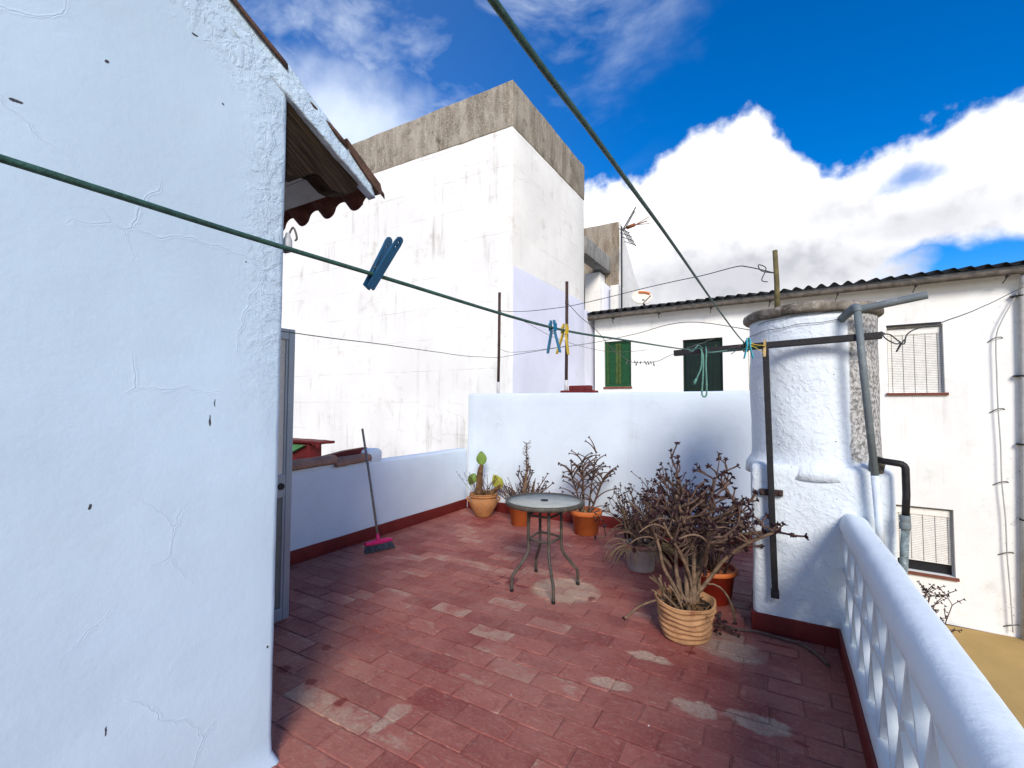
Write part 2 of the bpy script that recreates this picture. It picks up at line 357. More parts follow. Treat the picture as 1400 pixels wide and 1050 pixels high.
M_soff = flat((.42, .41, .385), .1, 6, .2, (.2, .18, .15), .4, rough=.9, name='soffit_boards')
M_mag = flat((.55, .015, .12), .1, 20, .05, rough=.4, name='magenta_plastic')
M_bris = flat((.045, .055, .075), .4, 40, .5, (.13, .13, .14), .5, rough=.9, name='grey_bristles', bd=.008)
M_stick = flat((.15, .135, .12), .2, 30, .2, (.07, .06, .05), .5, rough=.6, name='grey_stick')
M_bronze = flat((.070, .062, .050), .3, 14, .2, (.19, .13, .075), .55, rough=.55, metal=.1, name='bronzed_steel')
M_tarp = flat((.07, .22, .07), .2, 9, .2, (.15, .3, .12), .4, rough=.6, name='green_sheet')
M_awn = flat((.12, .006, .006), .2, 9, .2, rough=.6, name='red_paint')
M_postm = flat((.14, .115, .05), .3, 9, .5, (.05, .045, .025), .6, rough=.95, name='mossy_post', bd=.01)
M_hose = flat((.12, .075, .06), .25, 30, .3, (.25, .18, .14), .4, rough=.8, name='brown_hose')
M_lamp = flat((.45, .46, .46), .1, 30, .1, rough=.5, name='grey_fitting')
M_antr = flat((.26, .09, .035), .2, 30, .1, rough=.6, name='antenna_brown')
M_dish = flat((.70, .66, .56), .08, 9, .1, (.45, .36, .25), .4, rough=.7, name='off_white_panel')
M_dor = flat((.55, .17, .05), .1, 9, .1, rough=.7, name='orange_stain')
M_brick = flat((.135, .014, .014), .25, 14, .3, (.22, .05, .045), .4, rough=.75, name='dark_red_cement', bd=.008)

def f_wood(n, P, b):
    x, y, z = n.sep(P)
    t = n.math('ADD', z, n.math('MULTIPLY', y, .6))            # constant along the slope
    v = n.new('ShaderNodeCombineXYZ'); n.link(n.math('MULTIPLY', t, 60), v.inputs[0]); n.link(n.math('MULTIPLY', y, 4), v.inputs[1]); n.link(n.math('MULTIPLY', x, 20), v.inputs[2])
    a = n.noise(v.outputs[0], 1, 7, .7)
    c = n.mix(n.smooth(a, .35, .68), (.010, .006, .004), (.052, .034, .022))
    c = n.mix(n.math('MULTIPLY', n.smooth(a, .62, .75), .6), c, (.15, .11, .08))
    return c, (a, .8, .02)
M_wood = mat('weathered_rafter', f_wood, .95, spec=.1)
def f_glass(n, P, b):
    tr = n.new('ShaderNodeBsdfTranslucent'); tr.inputs[0].default_value = (.62, .66, .64, 1)
    df = n.new('ShaderNodeBsdfTransparent'); df.inputs[0].default_value = (.8, .84, .82, 1)
    m1 = n.new('ShaderNodeMixShader'); m1.inputs[0].default_value = .45; n.l.new(tr.outputs[0], m1.inputs[1]); n.l.new(df.outputs[0], m1.inputs[2])
    m2 = n.new('ShaderNodeMixShader'); m2.inputs[0].default_value = .28; n.l.new(b.outputs[0], m2.inputs[1]); n.l.new(m1.outputs[0], m2.inputs[2])
    n.l.new(m2.outputs[0], n.n['Material Output'].inputs[0])
    b.inputs['Roughness'].default_value = .3
    a = n.noise(P, 14, 5, .6)
    return n.mix(n.smooth(a, .3, .7), (.46, .48, .41), (.58, .59, .51)), (n.noise(P, 90, 3), .25, .004)
M_glass = mat('frosted_table_glass', f_glass, .3, spec=.5)
def f_dglass(n, P, b):
    z = n.sep(P)[2]
    return (.60, .58, .52), (n.math('SINE', n.math('MULTIPLY', z, 500)), .3, .003)
M_dglass = mat('ribbed_door_glass', f_dglass, .25, spec=.5)

# ------------------------------------------------------------------ mesh helper
class MB:
    def __init__(s): s.v = []; s.f = []; s.mi = []; s.sm = []; s.cur = 0
    def face(s, idx, smooth=False): s.f.append(tuple(idx)); s.mi.append(s.cur); s.sm.append(smooth)
    def box(s, lo, hi, M=None):
        b = len(s.v)
        for x in (lo[0], hi[0]):
            for y in (lo[1], hi[1]):
                for z in (lo[2], hi[2]):
                    p = Vector((x, y, z)); s.v.append(M @ p if M else p)
        for q in ((0, 1, 3, 2), (4, 6, 7, 5), (0, 4, 5, 1), (2, 3, 7, 6), (0, 2, 6, 4), (1, 5, 7, 3)): s.face([b+i for i in q])
        return s
    def rbox(s, lo, hi, r=.004, M=None):
        # box with chamfered edges
        bm = bmesh.new(); bmesh.ops.create_cube(bm, size=1)
        for v in bm.verts: v.co = Vector((lo[i]+(v.co[i]+.5)*(hi[i]-lo[i]) for i in range(3)))
        bmesh.ops.bevel(bm, geom=list(bm.edges), offset=min(r, .45*min(hi[i]-lo[i] for i in range(3))), segments=2, affect='EDGES', profile=.5)
        s.addbm(bm, M); return s
    def addbm(s, bm, M=None, smooth=False):
        b = len(s.v); bm.verts.index_update()
        for v in bm.verts: s.v.append(M @ v.co if M else v.co.copy())
        for f in bm.faces: s.face([b+v.index for v in f.verts], smooth)
        bm.free()
    def tube(s, pts, r, n=8, cap=True):
        pts = [Vector(p) for p in pts]; k = len(pts)
        rr = r if isinstance(r, (list, tuple)) else [r]*k
        b = len(s.v); ref = None
        for i, p in enumerate(pts):
            t = (pts[min(i+1, k-1)]-pts[max(i-1, 0)])
            if t.length < 1e-9: t = Vector((0, 0, 1))
            t.normalize()
            if ref is None: ref = Vector((0, 0, 1)) if abs(t.z) < .9 else Vector((1, 0, 0))
            a = t.cross(ref)
            if a.length < 1e-6: a = t.orthogonal()
            a.normalize(); c = t.cross(a); ref = -c if False else ref
            ref = c.cross(t) if False else (a.cross(t)).normalized()*1.0
            for j in range(n):
                an = 2*math.pi*j/n
                s.v.append(p+(a*math.cos(an)+c*math.sin(an))*rr[i])
        for i in range(k-1):
            for j in range(n):
                s.face((b+i*n+j, b+i*n+(j+1) % n, b+(i+1)*n+(j+1) % n, b+(i+1)*n+j), True)
        if cap:
            s.face([b+j for j in reversed(range(n))]); s.face([b+(k-1)*n+j for j in range(n)])
        return s
    def lathe(s, prof, c=(0, 0, 0), n=28, fn=None, closed=False):
        b = len(s.v); c = Vector(c)
        for i, (r, z) in enumerate(prof):
            for j in range(n):
                a = 2*math.pi*j/n
                p = Vector((r*math.cos(a), r*math.sin(a), z))
                if fn: p = fn(p, a, i)
                s.v.append(c+p)
        for i in range(len(prof)-1):
            for j in range(n):
                s.face((b+i*n+j, b+i*n+(j+1) % n, b+(i+1)*n+(j+1) % n, b+(i+1)*n+j), True)
        if prof[0][0] > 1e-4: s.face([b+j for j in reversed(range(n))])
        if prof[-1][0] > 1e-4: s.face([b+(len(prof)-1)*n+j for j in range(n)])
        return s
    def prism(s, poly, axis, a, b_):
        # poly in the two other axes (cyclic order), extruded along axis from a to b
        k = len(poly); b = len(s.v)
        for t in (a, b_):
            for u, v in poly:
                s.v.append(Vector((t, u, v)) if axis == 0 else Vector((u, t, v)) if axis == 1 else Vector((u, v, t)))
        s.face([b+i for i in range(k)]); s.face([b+k+i for i in reversed(range(k))])
        for i in range(k): s.face((b+i, b+k+i, b+k+(i+1) % k, b+(i+1) % k))
        return s
    def grid(s, fn, nu, nv, smooth=True):
        b = len(s.v)
        for i in range(nu+1):
            for j in range(nv+1): s.v.append(Vector(fn(i/nu, j/nv)))
        for i in range(nu):
            for j in range(nv):
                q = b+i*(nv+1)+j; s.face((q, q+nv+1, q+nv+2, q+1), smooth)
        return s
    def rough(s, lo, hi, seg=.09, amp=.004, r=.02, sc=3., skip=()):
        # plastered block: rounded arrises, hand-trowelled unevenness
        lo = Vector(lo); hi = Vector(hi)
        def cuts(a, b):
            L = b-a; k = max(1, int(round((L-2*r)/seg)))
            return [a, a+r*.4, a+r]+[a+r+(L-2*r)*i/k for i in range(1, k)]+[b-r, b-r*.4, b]
        C = [cuts(lo[i], hi[i]) for i in range(3)]
        def tr(p):
            q = Vector((min(max(p[i], lo[i]+r), hi[i]-r) for i in range(3)))
            d = p-q
            if d.length > 1e-9: p = q+d.normalized()*r
            nv = mnoise.noise_vector(p*sc)*amp+mnoise.noise_vector(p*sc*3.1)*amp*.5
            return p+nv
        for ax in range(3):
            u, v = [i for i in range(3) if i != ax]
            for side, val in ((0, lo[ax]), (1, hi[ax])):
                if (ax, side) in skip: continue
                b = len(s.v); nu, nv_ = len(C[u]), len(C[v])
                for a in C[u]:
                    for c in C[v]:
                        p = Vector((0, 0, 0)); p[ax] = val; p[u] = a; p[v] = c; s.v.append(tr(p))
                flip = (side == 1) == (ax == 1)
                for i in range(nu-1):
                    for j in range(nv_-1):
                        q = b+i*nv_+j; f = (q, q+nv_, q+nv_+1, q+1)
                        s.face(tuple(reversed(f)) if flip else f, True)
        return s
    def build(s, name, mats, parent=None, local=False, origin=None):
        me = bpy.data.meshes.new(name)
        if parent is not None and not local: off = parent.matrix_world.translation.copy() if parent.matrix_world.translation.length else Vector(parent.location)
        else: off = Vector((0, 0, 0))
        if parent is not None and not local:
            off = Vector((0, 0, 0)); q = parent
            while q is not None: off += Vector(q.location); q = q.parent
        if parent is None:
            if origin is None:
                xs = [p[0] for p in s.v]; ys = [p[1] for p in s.v]; zs = [p[2] for p in s.v]
                origin = ((min(xs)+max(xs))/2, (min(ys)+max(ys))/2, min(zs))
            off = Vector(origin)
        me.from_pydata([tuple(Vector(p)-off) for p in s.v], [], s.f)
        ms = mats if isinstance(mats, (list, tuple)) else [mats]
        for x in ms: me.materials.append(x)
        me.polygons.foreach_set('material_index', s.mi); me.polygons.foreach_set('use_smooth', s.sm)
        bm = bmesh.new(); bm.from_mesh(me); bmesh.ops.remove_doubles(bm, verts=bm.verts, dist=1e-5)
        bmesh.ops.recalc_face_normals(bm, faces=bm.faces); bm.to_mesh(me); bm.free()
        o = bpy.data.objects.new(name, me); COL.objects.link(o)
        if parent is not None: o.parent = parent
        else: o.location = off
        return o

def tag(o, label, cat, group=None):
    o['label'] = label; o['category'] = cat
    if group: o['group'] = group
    return o
def thing(name, loc, label, cat, group=None, rz=0):
    o = bpy.data.objects.new(name, None); COL.objects.link(o); o.location = loc; o.rotation_euler = (0, 0, rz); o.empty_display_size = .1
    return tag(o, label, cat, group)
def structure(o): o['kind'] = 'structure'; return o
def lerp(a, b, t): return a+(b-a)*t
def catmull(P, k=6):
    P = [Vector(p) for p in P]; out = []
    for i in range(len(P)-1):
        p0 = P[max(i-1, 0)]; p1 = P[i]; p2 = P[i+1]; p3 = P[min(i+2, len(P)-1)]
        for j in range(k):
            t = j/k
            out.append(.5*((2*p1)+(p2-p0)*t+(2*p0-5*p1+4*p2-p3)*t*t+(3*p1-p0-3*p2+p3)*t**3))
    out.append(P[-1]); return out

# ================================================================== SETTING
structure(MB().box((-300, -300, -2.6), (300, 300, -2.30)).build('ground', M_gnd))
structure(MB().box((-3.6, -6, -2.29), (14, 10.6, -2.19)).build('patio', M_och))

# terrace floor: every tile its own slightly tilted face in one sheet
def terrace():
    rng = random.Random(5)
    bm = bmesh.new(); lt = bm.faces.layers.float.new('t_'); 
    verts = []; faces = []; tv = []; ev = []
    L, Wd, g = .293, .1475, .0035
    X0, X1, Y0, Y1 = -4.02, .31, -2.0, 5.62
    y = Y0; row = 0
    while y < Y1:
        x = X0-L*((row*.5+rng.uniform(-.09, .09)) % 1)
        wob = rng.uniform(-.004, .004)
        while x < X1:
            a0, a1 = max(x+g/2, X0), min(x+L-g/2, X1); b0, b1 = y+g/2+wob*.3, min(y+Wd-g/2, Y1)
            x += L+rng.uniform(-.004, .004)
            if a1-a0 < .02 or b1-b0 < .02: continue
            t = rng.random(); h = rng.uniform(-.0016, .0016); tx = rng.uniform(-.006, .006); ty = rng.uniform(-.010, .010)
            cx, cy = (a0+a1)/2, (b0+b1)/2; b = len(verts); e = .006
            def Z(px, py): return h+(px-cx)*tx+(py-cy)*ty
            jit = [(rng.uniform(-.003, .003), rng.uniform(-.003, .003)) for _ in range(4)]
            outer = [(a0, b0), (a1, b0), (a1, b1), (a0, b1)]
            inner = [(a0+e, b0+e), (a1-e, b0+e), (a1-e, b1-e), (a0+e, b1-e)]
            for (px, py), j in zip(outer, jit): verts.append((px+j[0]*.5, py+j[1]*.5, -.008)); tv.append(t); ev.append(0)
            for (px, py), j in zip(outer, jit): verts.append((px+j[0]*.6+(.0012 if px == a0 else -.0012), py+j[1]*.6+(.0012 if py == b0 else -.0012), Z(px, py)-.0030)); tv.append(t); ev.append(1.)
            for (px, py), j in zip(inner, jit): verts.append((px+j[0], py+j[1], Z(px, py))); tv.append(t); ev.append(.0)
            for i in range(4):
                j = (i+1) % 4
                faces.append((b+i, b+j, b+4+j, b+4+i)); faces.append((b+4+i, b+4+j, b+8+j, b+8+i))
            faces.append((b+8, b+9, b+10, b+11))
        y += Wd; row += 1
    b = len(verts)
    for p in ((X0, Y0, -.0032), (X1, Y0, -.0032), (X1, Y1, -.0032), (X0, Y1, -.0032)): verts.append(p); tv.append(.1); ev.append(0)
    faces.append((b, b+1, b+2, b+3))
    me = bpy.data.meshes.new('terrace_floor'); me.from_pydata(verts, [], faces)
    me.materials.append(M_floor)
    a = me.attributes.new('tile', 'FLOAT', 'POINT'); a.data.foreach_set('value', tv)
    a = me.attributes.new('edge', 'FLOAT', 'POINT'); a.data.foreach_set('value', ev)
    bm.free()
    o = bpy.data.objects.new('terrace_floor', me); COL.objects.link(o); return structure(o)
terrace()
structure(MB().rough((-4.18, -2.05, -2.25), (.46, 5.78, -.012), .4, .004, .02).build('terrace_base', M_terr))

# ================================================================== GABLE HOUSE (left)
house = thing('gable_house', (-3.1, -1.2, 0), 'pale blue whitewashed house gable with a tiled roof edge, filling the left side', 'house')
def ztop(y): return 3.03+.6*(1.27-y) if y > -1.2 else 3.03+.6*2.47-.6*(-1.2-y)
def gable():
    mb = MB()
    # plan path: along the gable, round the corner, along the back wall
    path = [(-1.89, -3.7+4.92*t) for t in [i/60 for i in range(61)]]
    for i in range(1, 7):
        a = i/6*math.pi/2; path.append((-1.92+.03*math.cos(a), 1.22+.03*math.sin(a)))
    path += [(-1.92-2.2*i/10, 1.25) for i in range(1, 11)]
    nv = 46
    def P(u, v):
        i = min(int(round(u*(len(path)-1))), len(path)-1); x, y = path[i]
        top_ = ztop(y)-.018 if x > -1.895 else ztop(1.25)-.16
        z = -.02+(top_+.02)*v
        p = Vector((x, y, z)); q = p*1.7
        d = mnoise.noise(q)*.006+mnoise.noise(p*5.3)*.0035+mnoise.noise(p*13)*.0015
        edge = max(0, 1-abs(y-1.22)/.10) if x > -1.93 else 0
        wob = mnoise.noise(Vector((0, 0, z*2.3)))*.005+mnoise.noise(Vector((3, 0, z*9)))*.003+mnoise.noise(Vector((3, 7, z*23)))*.002
        flare = .02*max(0, 1-z/.07)**2
        nx = 1. if x > -1.9 else .3
        return (x+d*nx+flare*nx, y+edge*wob+(flare if edge else 0), z)
    mb.grid(P, len(path)-1, nv)
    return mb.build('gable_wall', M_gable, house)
gable()
def verge():
    mb = MB()
    def P(u, v):
        # closed section swept down the slope: u along, v around
        y = 0.9+.80*u; a = v*4
        zt = ztop(y)-.015; zb = zt-.150+.03*max(0, (u-.55)/.45)
        x0, x1 = lerp(-1.897, -1.879, min(1, max(0, (y-1.10)/.16))), -1.935
        sec = [(x0, zb), (x0, zt), (x1, zt), (x1, zb), (x0, zb)]
        i = min(int(a), 3); t = a-i
        x = lerp(sec[i][0], sec[i+1][0], t); z = lerp(sec[i][1], sec[i+1][1], t)
        yy = y+(zt-z)*.45*u
        p = Vector((x, yy, z)); n = mnoise.noise_vector(p*9)*.006+mnoise.noise_vector(p*26)*.004
        return p+n
    mb.grid(P, 40, 32)
    b = len(mb.v); ring = [mb.v[40*33+j] for j in range(32)]
    mb.v += ring; mb.face([b+j for j in range(32)])
    return mb.build('verge_plaster', M_gable, house)
verge()
# rafter with carved tail, boards behind it
MB().prism([(1.18, 2.54), (1.30, 2.565), (1.335, 2.575), (1.36, 2.60), (1.395, 2.622), (1.43, 2.626), (1.465, 2.606), (1.50, 2.588), (1.54, 2.587), (1.60, 2.607), (1.655, 2.638), (1.665, 2.69), (1.18, 2.935)], 0, -1.912, -2.01).build('rafter', M_wood, house)
MB().prism([(1.18, 2.54), (1.30, 2.565), (1.36, 2.60), (1.43, 2.626), (1.50, 2.588), (1.60, 2.607), (1.655, 2.638), (1.665, 2.69), (1.18, 2.935)], 0, -3.0, -3.09).build('rafter', M_wood, house)
mb = MB()
for i in range(4):
    a = 1.24+.108*i; b = a+.104
    mb.prism([(a, ztop(a)-.118), (b, ztop(b)-.118), (b, ztop(b)-.10), (a, ztop(a)-.10)], 0, -1.94, -4.1)
mb.build('soffit', M_soff, house)
def roof():
    mb = MB()
    def tilesheet(sign):
        def P(u, v):
            x = -1.93-2.25*u
            y = (-1.2+3.0*v) if sign > 0 else (-1.2-2.6*v)
            w_ = math.cos((x+1.93)/.235*2*math.pi+.9); w_ = math.copysign(abs(w_)**.55, w_)
            amp = .036
            step = ((v*8.0) % 1)*.012
            return (x, y, ztop(y)-.005+amp*w_+step-.03)
        def Q(u, v):
            p = P(u, v); return (p[0], p[1], p[2]-.016)
        nu, nv = 260, 40
        mb.grid(P, nu, nv); mb.grid(Q, nu, nv)
        mb.grid(lambda u, v: (P if v > .5 else Q)(u, 1.), nu, 1)      # eave lip
    tilesheet(1); tilesheet(-1)
    return mb.build('roof', [M_tiled], house)
roof()
def verge_tiles():
    y = -1.15; k = 0
    while y < 1.6:
        mb = MB()
        y0, y1 = y, y+.37
        if y1 > 1.82: y1 = 1.82
        def P(u, v):
            yy = lerp(y0-.03, y1, u); a = math.pi*(v)
            r = lerp(.072, .088, u)
            p = Vector((-1.962+r*math.cos(a), yy, ztop(yy)-.045+.014*u+r*.62*math.sin(a)))
            return p+mnoise.noise_vector(p*11)*.004
        mb.grid(P, 6, 10)
        mb.grid(lambda u, v: P(u, v)-Vector((0, 0, .016)), 6, 10)
        mb.grid(lambda u, v: P(1, u)-Vector((0, 0, .016*v)), 10, 1)
        mb.grid(lambda u, v: P(u, 0)-Vector((0, 0, .016*v)), 6, 1)
        y += .335; k += 1; mb.build('verge_tile', M_tile, house)
verge_tiles()
mb = MB(); 
mb.prism([(1.55, 2.86), (1.78, 2.72), (1.795, 2.675), (1.775, 2.66), (1.64, 2.755), (1.58, 2.80)], 0, -1.866, -1.90)
mb.build('verge_tile', M_tile, house)

# open aluminium door standing at right angles to the back wall
def door():
    d = MB(); x0, x1 = -3.055, -3.015; y0, y1 = 1.29, 2.085; z0, z1 = .015, 2.05
    door_f = MB()
    door_f.rbox((x0, y1-.048, z0), (x1, y1, z1), .006)
    door_f.rbox((x0, y0, z0), (x1, y0+.075, z1), .006)
    door_f.rbox((x0+.001, y0+.075, z1-.08), (x1-.001, y1-.048, z1-.001), .006)
    door_f.rbox((x0+.001, y0+.075, z0+.001), (x1-.001, y1-.048, z0+.085), .006)
    door_f.rbox((x0+.001, y0+.075, .86), (x1-.001, y1-.048, 1.02), .006)
    for (a, b) in ((z0+.085, .86), (1.02, z1-.08)):
        door_f.box((x1-.018, y1-.064, a), (x1-.008, y1-.0485, b)); door_f.box((x1-.012, y0+.0755, a), (x1-.004, y0+.098, b))
    o = door_f.build('door', M_alu, house)
    d.box((-3.04, y0+.077, 1.022), (-3.032, y1-.050, z1-.082)); d.build('glass', M_dglass, o)
    MB().box((-3.042, y0+.077, z0+.087), (-3.03, y1-.050, .858)).build('panel', M_panel, o)
    k = MB(); Mx = Matrix.Translation((x1, y1-.085, .94)) @ Matrix.Rotation(math.pi/2, 4, 'Y')
    bm = bmesh.new(); bmesh.ops.create_cone(bm, segments=14, radius1=.026, radius2=.022, depth=.02, cap_ends=True); k.addbm(bm, Mx)
    k.build('lock', M_dark, o)
door()
lamp = thing('cable_fitting', (-1.935, 1.255, 2.17), 'small grey cable fitting with a wire loop at the gable corner below the eave', 'cable fitting')
MB().lathe([(.0, 0), (.014, .003), (.020, .022), (.019, .058), (.012, .074), (.009, .09), (.0, .092)], (-1.925, 1.28, 2.205), 14).build('body', M_lamp, lamp)
MB().tube(catmull([(-1.925, 1.285, 2.29), (-1.905, 1.29, 2.32), (-1.892, 1.295, 2.30), (-1.888, 1.30, 2.27), (-1.90, 1.30, 2.262)]), .0045, 6).build('wire_loop', M_wire, lamp)
MB().box((-1.945, 1.25, 2.205), (-1.915, 1.285, 2.225)).build('bracket', M_dark, lamp)

# ================================================================== TERRACE WALLS
lw = thing('low_wall', (-4.09, 3.4, 0), 'low bluish white wall with red skirting and clay cap tiles, behind the broom', 'wall')
mb = MB(); mb.rough((-4.18, 1.26, -.01), (-4.0, 5.6, .862), .09, .007, .03, 2.2)
mb.rough((-4.17, 3.70, .80), (-4.003, 3.93, 1.005), .05, .010, .06, 4)
mb.rough((-4.172, 1.27, .80), (-4.006, 3.75, .905), .08, .008, .03, 3)
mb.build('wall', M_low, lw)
MB().rough((-4.02, 1.28, -.015), (-3.988, 5.585, .132), .2, .003, .006, 3).build('skirting', M_red, lw)
def captile(y0, y1, dz, rot):
    mb = MB()
    def P(u, v):
        y = lerp(y0, y1, u); a = math.pi*v; r = .085-.008*u
        p = Vector((-4.07+r*1.12*math.cos(a), y+.02*math.sin(v*3), .895+dz+.02*u+r*.85*math.sin(a))); return p+mnoise.noise_vector(p*12)*.004
    mb.grid(P, 8, 12); mb.grid(lambda u, v: P(u, v)-Vector((0, 0, .016)), 8, 12)
    for e in (0, 1): mb.grid(lambda u, v: P(e, u)-Vector((0, 0, .016*v)), 12, 1)
    for e in (0, 1): mb.grid(lambda u, v: P(u, e)-Vector((0, 0, .016*v)), 8, 1)
    mb.build('cap_tile', M_cap, lw)
captile(1.9, 2.62, .0, 0); captile(2.55, 3.27, .0, 0); captile(3.23, 3.73, -.02, 0)
MB().prism([(3.24, .89), (3.76, .89), (3.80, 1.015), (3.50, 1.0), (3.24, .965)], 0, -4.20, -4.13).build('red_fillet', M_red, lw)

bw = thing('back_wall', (-1.85, 5.69, 0), 'taller pale blue wall with red skirting closing the far end of the terrace', 'wall')
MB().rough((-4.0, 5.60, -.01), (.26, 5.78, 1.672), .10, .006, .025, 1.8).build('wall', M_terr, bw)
MB().rough((-3.985, 5.585, -.015), (.25, 5.62, .135), .2, .003, .006, 3).build('skirting', M_red, bw)

# ================================================================== WATER TANK
tank = thing('water_tank', (.2, 4.0, 0), 'round whitewashed water tank with a cement lid, on a square plinth', 'water tank')
MB().rough((-.18, 3.58, -.01), (.60, 4.42, 1.125), .06, .007, .045, 3.2).build('plinth', M_tank, tank)
def cyl():
    mb = MB(); prof = [(.44, 1.03), (.435, 1.09), (.415, 1.125), (.398, 1.15)]+[(.392, 1.15+.98*i/24) for i in range(1, 25)]
    def fn(p, a, i):
        q = Vector((p.x+.2, p.y+4.0, p.z)); d = mnoise.noise(q*3.1)*.007+mnoise.noise(q*11)*.003
        if i < 4: d += mnoise.noise(q*5)*.006
        return p+Vector((math.cos(a), math.sin(a), 0))*d
    mb.lathe(prof, (.2, 4.0, 0), 72, fn); return mb.build('cylinder', M_tank, tank)
cyl()
def lid():
    mb = MB()
    def fn(p, a, i):
        q = Vector((p.x, p.y, p.z)); d = mnoise.noise(q*6)*.014+mnoise.noise(q*21)*.008
        return p+Vector((math.cos(a)*d, math.sin(a)*d, d*.8))
    mb.lathe([(.38, 2.128), (.415, 2.13), (.43, 2.145), (.432, 2.17), (.425, 2.192), (.38, 2.202), (.2, 2.208), (.0, 2.21)], (.2, 4.0, 0), 64, fn)
    return mb.build('lid', M_lid, tank)
lid()
MB().lathe([(.075, 0), (.08, .01), (.06, .045), (.0, .055)], (.33, 4.18, 2.20), 20).build('hatch_knob', M_blk, tank)
MB().rough((-.165, 3.57, -.015), (.31, 3.60, .124), .1, .002, .006).rough((-.192, 3.575, -.015), (-.16, 4.40, .124), .2, .002, .006).build('skirting', M_red, tank)
def ringwire(z, dz, r, a0, a1, rr=.004):
    return [(.2+r*math.cos(R(a)), 4.0+r*math.sin(R(a)), z+dz*((a-a0)/(a1-a0))+.004*math.sin(a*.2)) for a in range(a0, a1+1, 4)]
MB().tube(ringwire(2.02, .05, .403, 180, 292), .0022, 5).build('wire_band', M_wire, tank)
MB().tube(ringwire(2.10, .03, .401, 215, 290), .002, 5).build('wire_band', M_wire, tank)

gp = thing('drain_pipe', (.50, 3.52, .70), 'grey plastic overflow pipe running down the bare flank of the round tank', 'pipe')
MB().tube([(.425, 3.50, 2.105), (.445, 3.50, 1.75), (.487, 3.50, 1.10)], .0205, 14).build('pipe', M_pvc, gp)
MB().tube([(.487, 3.50, 1.10), (.498, 3.50, .86), (.503, 3.50, .70)], .021, 14).build('lower_pipe', M_pvcw, gp)
MB().tube(catmull([(.35, 3.68, 2.07), (.385, 3.58, 2.10), (.42, 3.52, 2.125), (.425, 3.50, 2.09)]), .0255, 14).build('elbow', M_pvc, gp)
def openpipe(a, b, r, n=16):
    mb = MB(); mb.tube([a, b], r, n, cap=False); mb.tube([b, a], r*.82, n, cap=False)
    return mb
sp = thing('spout_pipe', (.58, 3.53, 2.1), 'grey plastic pipe sticking out open-ended to the right below the tank lid', 'pipe')
openpipe((.43, 3.56, 2.115), (.76, 3.53, 2.165), .023).build('pipe', M_pvc, sp)
bpz = thing('elbow_pipe', (.61, 3.50, .5), 'black elbow pipe dropping beside the tank plinth into a mottled grey pipe', 'pipe')
MB().tube([(.49, 3.56, 1.195), (.535, 3.52, 1.185), (.60, 3.50, 1.178)]+[(.60+.03*math.sin(R(a)), 3.50, 1.148+.03*math.cos(R(a))) for a in (25, 50, 75, 90)]+[(.630, 3.50, 1.0), (.622, 3.50, .86)], .019, 12).build('pipe', M_black, bpz)
MB().lathe([(.0, 0), (.026, 0), (.028, .01), (.028, .035), (.023, .045), (.026, .05), (.026, .08), (.0, .081)], (.62, 3.50, .80), 16).build('coupling', M_pvc, bpz)
MB().tube([(.62, 3.50, .80), (.605, 3.50, .55), (.60, 3.5, .2)], .021, 12).build('lower_pipe', flat((.16, .20, .20), .4, 30, .2, (.5, .55, .55), .8, rough=.7, name='mottled_pipe'), bpz)
MB().rough((.47, 3.57, 1.10), (.55, 3.64, 1.20), .03, .01, .02, 14).build('mortar_lump', M_lid, tank)

post = tag(MB().tube([(.0, 4.02, 2.15), (.0, 4.02, 2.45), (-.008, 4.02, 2.70)], [.021, .019, .018], 10).build('wooden_post', M_postm), 'short mossy post standing behind the rim of the tank lid', 'post')

# ================================================================== CLOTHES LINE FRAME, ROPES, PEGS
fr = thing('clothesline_frame', (-.055, 3.53, .28), 'black steel frame of bar and upright, bolted to the front of the tank', 'clothesline frame')
def sqtube(a, b, hw):
    a = Vector(a); b = Vector(b); t = (b-a).normalized(); y = Vector((0, 1, 0)); sd_ = t.cross(y).normalized(); y = sd_.cross(t)
    M_ = Matrix((sd_, y, t)).transposed().to_4x4(); M_.translation = a
    return MB().rbox((-hw, -hw, 0), (hw, hw, (b-a).length), .004, M_)
sqtube((-.665, 3.53, 1.897), (.545, 3.53, 1.943), .021).build('crossbar', M_black, fr)
sqtube((-.047, 3.525, .285), (-.074, 3.525, 1.90), .019).build('upright', M_black, fr)
mb = MB(); mb.rbox((-.128, 3.545, .915), (.01, 3.578, .955), .004)
for bx in (-.112, -.004):
    bm = bmesh.new(); bmesh.ops.create_cone(bm, segments=6, radius1=.013, radius2=.011, depth=.016, cap_ends=True)
    mb.addbm(bm, Matrix.Translation((bx, 3.54, .936)) @ Matrix.Rotation(math.pi/2, 4, 'X'))
mb.build('wall_bracket', M_rust, fr)
MB().rbox((-.072, 3.50, .262), (-.024, 3.578, .30), .004).build('foot', M_black, fr)

ropeA = [(-.50, -1.6, 1.72), (-.53, -.4, 1.714), (-.537, .107, 1.716), (-.552, .156, 1.724), (-.584, .299, 1.734), (-.600, .403, 1.741), (-.593, .560, 1.740), (-.540, 1.185, 1.737), (-.515, 1.828, 1.777), (-.494, 3.0, 1.862), (-.470, 3.50, 1.922), (-.44, 3.555, 1.905), (-.3, 3.50, 1.905), (-.1, 3.497, 1.912)]
oA = thing('washing_line', (-.53, 1.0, 1.7), 'dark green washing line crossing the pale gable, its spare end looped over the black bar', 'washing line', 'green washing lines')
ropeA2 = [(-.50, -1.6, 1.72), (-.53, -.4, 1.712)]+[(-.545, .13, 1.7185), (-.585, .32, 1.733), (-.592, .56, 1.739), (-.555, 1.185, 1.737), (-.522, 1.828, 1.776), (-.494, 3.0, 1.862), (-.470, 3.50, 1.925)]
MB().tube(catmull(ropeA2, 6), .0036, 8).build('rope', M_rope, oA)
